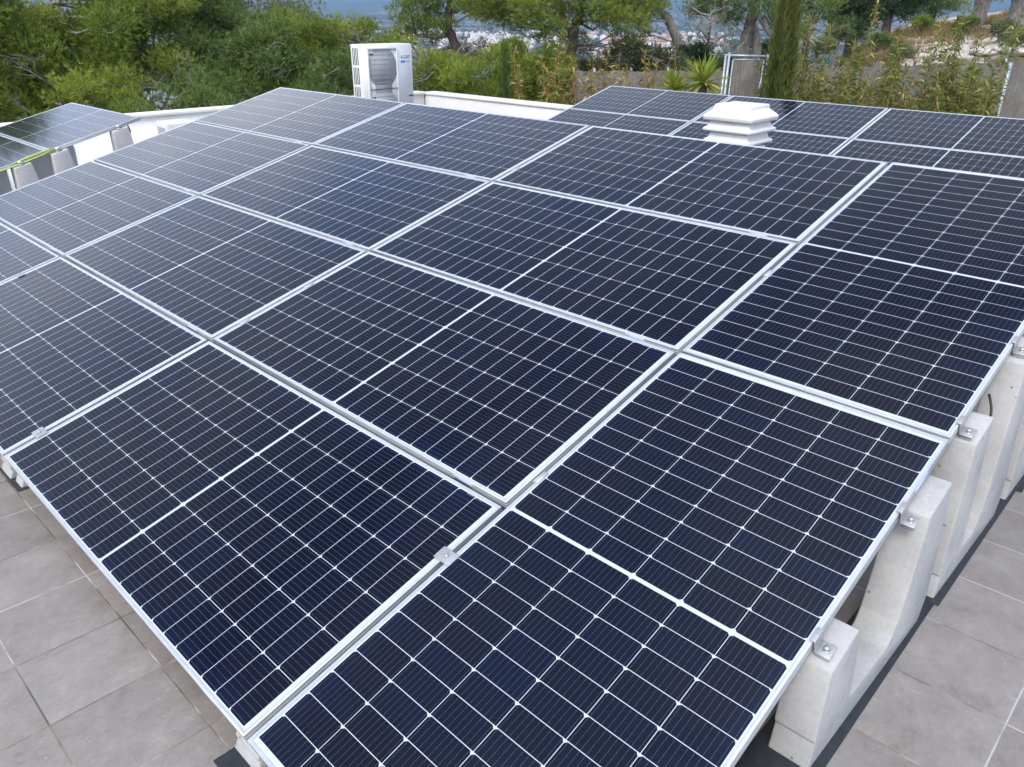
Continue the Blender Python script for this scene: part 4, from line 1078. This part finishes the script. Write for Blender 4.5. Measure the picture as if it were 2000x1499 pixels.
# ---- palm like clump beside the gate
def spiky(px, py, D, n, L, label, seed, tilt=0.0):
    rg = np.random.default_rng(seed)
    c = at(px, py, D); g = c.copy(); g[2] = float(ground_z(c[0], c[1]))
    t = empty('palm', g)
    mb = MB(); mb.tube([g, (g + c) / 2, c], [0.09, 0.085, 0.06], 9); mb.build('stem', M['bark'], t, origin=g)
    mb = MB()
    for i in range(n):
        a = rg.uniform(0, 2 * np.pi); e = rg.uniform(-0.55, 1.25)
        d = np.array([math.cos(a) * math.cos(e), math.sin(a) * math.cos(e), math.sin(e) + tilt]); d /= np.linalg.norm(d)
        l = L * rg.uniform(0.75, 1.15); s = np.cross(d, [0, 0, 1.0]); s /= np.linalg.norm(s) + 1e-6; u = np.cross(s, d)
        w = 0.026; V = []
        for k, f in enumerate((0.0, 0.35, 0.7, 1.0)):
            q = c + d * l * f - np.array([0, 0, 1]) * 0.16 * l * f * f * math.cos(e)
            ww = w * (0.7, 1.0, 0.75, 0.04)[k]
            V.append((q - s * ww + u * ww * 0.5, q, q + s * ww + u * ww * 0.5))
        tn = rg.uniform(0.0, 0.75) if e > 0.1 else rg.uniform(0.5, 1.0)
        for k in range(3):
            for m in range(2):
                mb.add([V[k][m], V[k][m+1], V[k+1][m+1], V[k+1][m]], [(0, 1, 2, 3)], 0, tn)
    mb.build('leaves', M['yucca'], t, origin=g, tint=True)
    tag(t, label, 'palm', 'spiky palms beside the gate')
spiky(1374, 163, 13.2, 75, 0.56, 'yellow green spiky palm left of the metal gate', 95)
spiky(1316, 176, 13.6, 60, 0.40, 'smaller spiky palm clump left of the bright one', 96, 0.2)

# ---- bamboo
def bamboo(px, D, ytop, label, seed, leaf='bamboo', canes=3, group=None, dens=1.0, ll=0.155, spread=0.18):
    rg = np.random.default_rng(seed)
    g = gpt(px, D); top = at(px - (26 - ytop) * 0.0, ytop, D); H = top[2] - g[2]
    t = empty('bamboo', g)
    mc, ml = MB(), MB()
    for k in range(canes):
        b = g + np.append(rg.normal(0, spread * 0.45, 2), 0)
        hh = H * (1.0 if k == 0 else rg.uniform(0.5, 0.92)); lean = np.append(rg.normal(0, 0.022, 2), 0)
        nseg = 9; ax = [b + lean * hh * (s / nseg) ** 2 * 2 + np.array([0, 0, hh * s / nseg]) for s in range(nseg + 1)]
        mc.tube(ax, [0.013 * (1 - 0.75 * s / nseg) for s in range(nseg + 1)], 6)
        A = np.array(ax); nn = int(165 * hh * dens)
        f = 0.12 + 0.88 * rg.uniform(0, 1, nn) ** 1.25; s = f * nseg
        c = np.stack([np.interp(s, range(nseg + 1), A[:, j]) for j in range(3)], 1)
        a = rg.uniform(0, 2 * np.pi, nn); el = rg.normal(0.15, 0.45, nn) + 0.9 * smooth(f, 0.85, 1.0)
        out = np.stack([np.cos(a) * np.cos(el), np.sin(a) * np.cos(el), np.sin(el)], 1)
        r = spread * rg.uniform(0.05, 1.0, (nn, 1)) * (1.15 - f[:, None] * 0.9)
        base = c + out * r
        for j in range(nn // 5):                     # side twigs
            mc.tube([c[j], base[j]], [0.004, 0.002], 4, cap=False)
        L = ll * rg.uniform(0.55, 1.25, (nn, 1)); wd = L * 0.085
        d = unit(out + rg.normal(0, 0.4, out.shape)); sv = unit(np.cross(d, rg.normal(0, 1, d.shape)))
        mid = base + d * L * 0.4; tip = base + d * L - np.array([0, 0, 1.0]) * L * rg.uniform(0, 0.5, (nn, 1))
        ml.quads(np.stack([base, mid - sv * wd, tip, mid + sv * wd], 1), 0, np.clip(rg.normal(0.45, 0.25, nn), 0, 1))
    mc.build('canes', M['cane'], t, smooth=True, origin=g)
    ml.build('leaves', M[leaf], t, origin=g, tint=True)
    tag(t, label, 'bamboo', group)
GR, GD = 'bamboo in front of the reed fence', 'dry bamboo left of the gate'
LB = ['bamboo close to the right side of the tall cypress', 'bamboo with a bent straw coloured tip, second from the cypress', 'tall feathery bamboo in front of the dry hillside', 'low bamboo with yellow canes left of the tall feathery one',
      'bamboo in front of the pale rocks, left of the tallest', 'short bamboo below the dry slope, mid fence', 'leaning green bamboo beside the tallest one', 'tallest bamboo reaching the top of the picture with an orange cane',
      'bamboo with a pale pointed tip in front of the rocks', 'bamboo with a brown cane between the tallest and the steel post', 'low yellowing bamboo left of the leaning steel post', 'bamboo at the right border beyond the steel post',
      'short bamboo behind the rear panels, third of the low ones', 'short bushy bamboo near the cypress foot', 'short bamboo left of the orange cane', 'low leafy bamboo right behind the rear panels, left of the feathery one', 'low leafy bamboo in front of the fence below the pale rocks', 'low leafy bamboo under the tallest bamboo', 'low leafy bamboo between the brown cane and the steel post', 'knee high bamboo next to the bent tipped one', 'low leafy bamboo right of the feathery one', 'bamboo leaning over the rear panels near the steel post', 'thin bamboo left of the pale tipped one', 'full green bamboo over the fence next to the cypress', 'full bamboo left of the bent straw tip', 'full bamboo hiding the fence below the feathery tip', 'full yellow green bamboo mid way along the right fence', 'full bamboo below the limestone slabs, left part', 'full bamboo below the limestone slabs, right part', 'full bamboo right behind the orange cane', 'full low bamboo beside the brown cane']
for i, (px, yt, D, cn) in enumerate(((1583, 33, 14.4, 3), (1630, 56, 14.6, 3), (1688, 12, 14.5, 3), (1672, 86, 14.2, 3), (1766, 64, 14.4, 4), (1738, 108, 14.2, 3), (1832, 40, 14.6, 3), (1880, -8, 14.3, 5), (1938, 36, 14.7, 3), (1920, 74, 14.3, 3), (1950, 150, 14.0, 4), (1994, 124, 14.3, 3), (1712, 124, 14.0, 4), (1650, 118, 14.0, 4), (1808, 135, 14.1, 4), (1665, 150, 13.8, 5), (1775, 150, 13.9, 5), (1868, 150, 13.8, 5), (1935, 140, 13.9, 4), (1615, 140, 13.9, 4), (1725, 150, 13.8, 5), (1975, 165, 13.7, 4), (1900, 95, 14.6, 3), (1572, 110, 15.0, 5), (1608, 118, 15.2, 5), (1662, 128, 15.1, 6), (1725, 122, 15.2, 6), (1782, 126, 15.1, 6), (1842, 122, 15.2, 5), (1885, 130, 15.0, 5), (1925, 130, 15.1, 5))):
    bamboo(px, D, yt, LB[i], 100 + i, 'bamboo', cn, GR, 1.0)
LD = ['dry bamboo just right of the small cypress', 'tall straw yellow bamboo before the dark forked trunk', 'low dry bamboo left of the forked trunk', 'thin dry bamboo right of the forked trunk', 'sparse dry bamboo above the corner of the rear panels',
      'low straw coloured bamboo in front of the reed fence', 'dry bamboo with drooping golden leaves before the fence', 'dry bamboo tips beside the arching trunk', 'dry bamboo left of the spiky palm', 'bushy yellowing bamboo against the rear parapet', 'low leafy bamboo at the right edge of the gate', 'dry bamboo hiding the left end of the reed fence', 'low dry bamboo mid way along the left fence', 'dry bamboo just left of the smaller palm']
for i, (px, yt, D, cn, dn) in enumerate(((1004, 100, 16.2, 3, .6), (1094, 82, 15.9, 3, .8), (1072, 115, 16.0, 3, .8), (1148, 112, 15.4, 3, .7), (1183, 95, 15.6, 3, .6), (1222, 112, 15.2, 3, .5), (1262, 122, 15.2, 4, .5), (1343, 108, 15.4, 3, .4), (1300, 98, 15.6, 2, .4), (1110, 140, 15.6, 4, .9), (1500, 130, 13.9, 2, .5), (1165, 118, 15.3, 4, .8), (1243, 128, 15.0, 4, .7), (1290, 120, 15.1, 3, .7))):
    bamboo(px, D, yt, LD[i], 130 + i, 'drybamboo' if i < 9 or i > 10 else 'bamboo', cn, GD, dn, 0.15)

# ---- reed screened fence, gate, post
def fence_run(px0, px1, D0, D1, ytop0, ytop1, nposts, label):
    a, b = at(px0, ytop0, D0), at(px1, ytop1, D1)
    g = np.array([(a[0] + b[0]) / 2, (a[1] + b[1]) / 2, min(a[2], b[2]) - 2.4])
    t = empty('reed_fence', g)
    d = (b - a); ln = np.linalg.norm(d[:2]); dx = np.array([d[0], d[1], 0]) / ln; nrm = np.array([dx[1], -dx[0], 0])
    mb = MB(); n = 40; V = []; rg = np.random.default_rng(7)
    for i in range(n + 1):
        p = a + d * i / n; p[2] += rg.normal(0, 0.018)
        for s in (-0.012, 0.012): V += [p + nrm * s, np.array([p[0], p[1], g[2]]) + nrm * s]
    F = []
    for i in range(n):
        k = 4 * i; F += [(k, k+4, k+5, k+1), (k+2, k+3, k+7, k+6), (k, k+2, k+6, k+4)]
    mb.add(V, F); mb.build('reed_screen', M['reed'], t, origin=g)
    for i in range(nposts):
        p = a + d * (i + 0.5) / nposts - nrm * 0.06
        mb = MB(); mb.tube([np.array([p[0], p[1], g[2]]), p + np.array([0, 0, 0.05])], 0.024, 10); mb.build('post', M['galv'], t, smooth=True, origin=g)
    tag(t, label, 'fence', 'reed screened fence runs')
fence_run(1125, 1416, 16.3, 15.9, 139, 138, 4, 'grey reed fence running left from the gate behind the dry bamboo')
fence_run(1506, 2060, 15.9, 16.1, 134, 118, 3, 'grey reed fence running right from the gate behind the green bamboo')
a, b = at(1952, 236, 15.1), at(1975, 122, 15.1)
mb = MB(); mb.tube([np.array([b[0], b[1], -1.3]), b], 0.035, 12); o = mb.build('steel_post', M['galv'], smooth=True, origin=(b[0], b[1], -1.3)); o.location = (b[0], b[1], -1.3); tag(o, 'galvanised steel post in front of the reed fence at the right border', 'post')
def gate():
    D = 15.0
    a, b = at(1424, 112, D), at(1500, 112, D); top = at(1460, 107, D)[2]
    dx = b - a; dx[2] = 0; W = np.linalg.norm(dx); dx /= W; nrm = np.array([dx[1], -dx[0], 0]); zb = -1.0
    o = np.array([a[0], a[1], zb]); t = empty('gate', o)
    H = top - zb
    t.matrix_world = frame(dx, -nrm, np.array([0, 0, 1.0]), o)
    def bar(name, pts, r): mb = MB(); mb.tube(pts, r, 10); mb.build(name, M['galv'], t, smooth=True)
    bar('post', [(0, 0, 0), (0, 0, H + 0.03)], 0.024); bar('post', [(W, 0, 0), (W, 0, H + 0.01)], 0.024)
    bar('post', [(-0.055, 0.02, 0), (-0.055, 0.02, H)], 0.022); bar('post', [(W + 0.06, 0.02, 0), (W + 0.06, 0.02, H)], 0.024)
    bar('top_rail', [(-0.05, 0.0, H - 0.015), (W + 0.06, 0.0, H - 0.03)], 0.020)
    mb = MB(); x0, x1, zt = 0.070, W - 0.075, H - 0.085
    for p in (((x0, -.02, 0.06), (x0, -.02, zt)), ((x1, -.02, 0.06), (x1, -.02, zt)), ((x0, -.02, zt), (x1, -.02, zt)), ((x0, -.02, 0.06), (x1, -.02, 0.06))): mb.tube(p, 0.013, 10)
    mb.build('leaf_frame', M['galv'], t, smooth=True)
    mb = MB(); mb.box((x0 + 0.012, -0.03, 0.075), (x1 - 0.012, -0.012, zt - 0.015)); mb.build('reed_screen', M['reed'], t)
    mb = MB(); mb.box((x1 - 0.035, -0.055, H * 0.72), (x1 + 0.02, -0.032, H * 0.80)); mb.build('latch', M['galv'], t)
    tag(t, 'galvanised metal gate filled with grey reed screening', 'gate')
gate()

# ---- rocks, dry grass
rg = np.random.default_rng(55)
def rock(p, s, seed, label):
    r = np.random.default_rng(seed); n, k = 14, 9; V = []; F = []
    for i in range(k + 1):
        th = math.pi * i / k
        for j in range(n):
            ph = 2 * math.pi * j / n
            d = np.array([math.sin(th) * math.cos(ph), math.sin(th) * math.sin(ph), math.cos(th)])
            f = 1 + 0.65 * (vnoise(d[0] * 2 + seed, d[1] * 2 + d[2] * 3, 0.9, seed) - 0.5) + 0.5 * (vnoise(d[0] * 5, d[2] * 5 + d[1] * 4, 0.8, seed + 3) - 0.5)
            V.append(d * f * s)
    F = [(i*n + j, (i+1)*n + j, (i+1)*n + (j+1) % n, i*n + (j+1) % n) for i in range(k) for j in range(n)]
    mb = MB(); mb.add(V, F); o = mb.build('rock', M['rock']); o.location = p; o.rotation_euler = (0, 0, r.uniform(0, 6)); tag(o, label, 'rock', 'limestone rocks on the hillside')
for i, (px, D, s, lab) in enumerate(((1900, 22, (.75, .35, .10), 'long flat limestone slab right of the tallest bamboo'), (1962, 22.5, (.8, .35, .12), 'pale limestone ledge near the right border, above the steel post'), (1990, 20.5, (.6, .3, .12), 'pale limestone block at the right border'),
        (1840, 22.5, (.45, .25, .10), 'pale limestone slab left of the tallest bamboo'), (1790, 20.0, (.35, .22, .08), 'limestone lump just above the fence, mid slope'), (1930, 20.0, (.5, .3, .09), 'low limestone slab just above the reed fence'), (1980, 27, (.6, .3, .10), 'farther limestone ledge below the grey shrub'), (1730, 20.5, (.25, .18, .07), 'small limestone lump behind the feathery bamboo'), (1870, 20.5, (.55, .35, .13), 'broad pale limestone slab left of the brown caned bamboo'), (1945, 24.5, (.9, .4, .14), 'long pale limestone ledge above the other slabs at the right'), (1815, 24.5, (.5, .3, .10), 'pale limestone ledge halfway up the dry slope'), (2000, 24, (.8, .4, .15), 'large pale limestone block cut by the right border'))):
    g = gpt(px, D, 0.02); rock(g, np.array(s), 200 + i, lab)
n = 9000
px = rg.uniform(1480, 2080, n); D = rg.uniform(18.5, 42, n) 
P = np.array([gpt(a, b) for a, b in zip(px, D)])
keep = (vnoise(P[:, 0], P[:, 1], 1.6, 6) + 0.35 * vnoise(P[:, 0], P[:, 1], 0.5, 7) > 0.62) & ((px < 1790 + rg.normal(0, 40, n)) | (D > 29 + rg.normal(0, 2, n)))
P = P[keep]
mb = MB(); blades(rg, P, np.tile(np.array([[0, 0, 1.0]]), (len(P), 1)), 0.30, 0.02, 7, 0.45, mb, 0, np.clip(vnoise(P[:, 0], P[:, 1], 2.5, 8) + rg.normal(0, .1, len(P)), 0, 1))
tag(mb.build('dry_grass', M['grass'], tint=True), 'dry straw coloured grass tufts on the hillside', 'grass', kind='stuff')

# ------------------------------------------------------------------ the town in the valley
rg = np.random.default_rng(77)
def house_mesh(w, d, h, roof, wall, name):
    mb = MB(); mb.box((-w/2, -d/2, -3), (w/2, d/2, h), 0)
    if roof == 'flat':
        mb.box((-w/2 - .15, -d/2 - .15, h + .01), (w/2 + .15, d/2 + .15, h + .5), 1 if wall != 'housewall' else 0)
        mb.box((-w*.18, -d*.1, h + .51), (w*.15, d*.22, h + 2.6), 0)
    else:
        mb.add([(-w/2-.4, -d/2-.4, h), (w/2+.4, -d/2-.4, h), (w/2+.4, d/2+.4, h), (-w/2-.4, d/2+.4, h), (-w/2-.4, 0, h + d*.22), (w/2+.4, 0, h + d*.22)], [(0,1,5,4), (2,3,4,5), (1,2,5), (3,0,4), (3,2,1,0)], 1)
    fl = max(1, int(h // 3))
    for f in range(fl):
        z = 0.9 + f * 3
        for sx in (-1, 1):
            for k in range(max(2, int(w // 3.4))):
                x = -w/2 + (k + .5) * w / max(2, int(w // 3.4))
                mb.box((x - .6, sx * (d/2 + .03) - .02, z), (x + .6, sx * (d/2 + .03) + .02, z + 1.5), 2)
            for k in range(max(1, int(d // 4))):
                y = -d/2 + (k + .5) * d / max(1, int(d // 4))
                mb.box((sx * (w/2 + .03) - .02, y - .55, z), (sx * (w/2 + .03) + .02, y + .55, z + 1.5), 2)
    o = mb.build(name, [M[wall], M['rooftile' if roof == 'tile' else 'roofflat'], M['window']])
    return o
kinds = [house_mesh(11, 9, 6.5, 'flat', 'housewall', 'house'), house_mesh(16, 10, 9.5, 'flat', 'housewall', 'house'), house_mesh(13, 10, 6.2, 'tile', 'housewall', 'house'), house_mesh(22, 12, 9.5, 'tile', 'housecream', 'house'), house_mesh(9, 8, 6.2, 'flat', 'housewall', 'house'), house_mesh(20, 11, 12.5, 'flat', 'housewall', 'house')]
HL = ['small flat roofed white house in the valley town', 'long flat roofed white house in the valley town', 'white house with a terracotta roof in the valley town', 'cream coloured building with a terracotta roof in the valley town', 'tiny white cubic house in the valley town', 'tall white apartment block in the valley town']
used = set(); placed = []; n = 0; tries = 0
while n < 290 and tries < 20000:
    tries += 1
    px = rg.uniform(690, 1450); D = rg.uniform(1130, 2500)
    dens = 0.35 + 0.65 * math.exp(-((px - 930) / 90) ** 2) + 0.8 * math.exp(-((px - 1260) / 110) ** 2)
    if D < 1350 and not (780 < px < 850 or 1150 < px < 1400): continue
    if rg.uniform() > dens: continue
    p = gpt(px, D)
    if any(abs(p[0] - q[0]) < 15 and abs(p[1] - q[1]) < 15 for q in placed): continue
    placed.append(p)
    k = int(rg.choice(6, p=[.27, .22, .17, .10, .12, .12])) if px < 1200 else int(rg.choice(6, p=[.16, .14, .28, .26, .08, .08]))
    o = kinds[k] if k not in used else kinds[k].copy()
    if k in used: COL.objects.link(o)
    used.add(k)
    o.location = p; o.rotation_euler = (0, 0, rg.choice([0.2, 0.2 + math.pi / 2, 0.9, 1.4]))
    tag(o, HL[k], 'house', 'houses of the distant town'); n += 1
# tree crowns between the houses and on the slope below
rg = np.random.default_rng(78)
mb = MB()
def blob(c, s, r):
    q = unit(r.normal(0, 1, (26, 3))); q[:, 2] = np.abs(q[:, 2]) * 0.9
    p = c + q * s * r.uniform(0.6, 1.0, (26, 1)); d = unit(q + r.normal(0, .3, q.shape))
    u = unit(np.cross(d, r.normal(0, 1, d.shape))); v = np.cross(d, u); h = s * 0.42
    mb.quads(np.stack([p - u*h - v*h, p + u*h - v*h, p + u*h + v*h, p - u*h + v*h], 1), 0, np.clip(r.uniform(.2, .8) + r.normal(0, .15, 26), 0, 1))
for i in range(3600):
    D = rg.uniform(260, 1150) if i < 1700 else rg.uniform(1100, 4300)
    p = gpt(rg.uniform(560, 1700), D)
    blob(p + np.array([0, 0, 1.5]), rg.uniform(2.2, 4.2) * (1 if D < 1500 else 1.5), rg)
tag(mb.build('far_woodland', M['woodland'], tint=True), 'dark tree crowns scattered through the valley and the slope', 'woodland', kind='stuff')

# ------------------------------------------------------------------ the air between here and the hills
mb = MB(); mb.box((-9800, -9800, -70), (9800, 9800, 420))
hz = NT('haze_air'); hz.t.nodes.remove(hz.b)
pv = hz.n('ShaderNodeVolumePrincipled'); pv.inputs['Color'].default_value = (0.40, 0.65, 1.0, 1); pv.inputs['Density'].default_value = 0.00017; pv.inputs['Anisotropy'].default_value = 0.2
hz.link(pv.outputs[0], hz.out.inputs['Volume'])
o = mb.build('haze', hz.mat); tag(o, kind='stuff')
o['label'] = 'thin blue air in front of the distant hills'
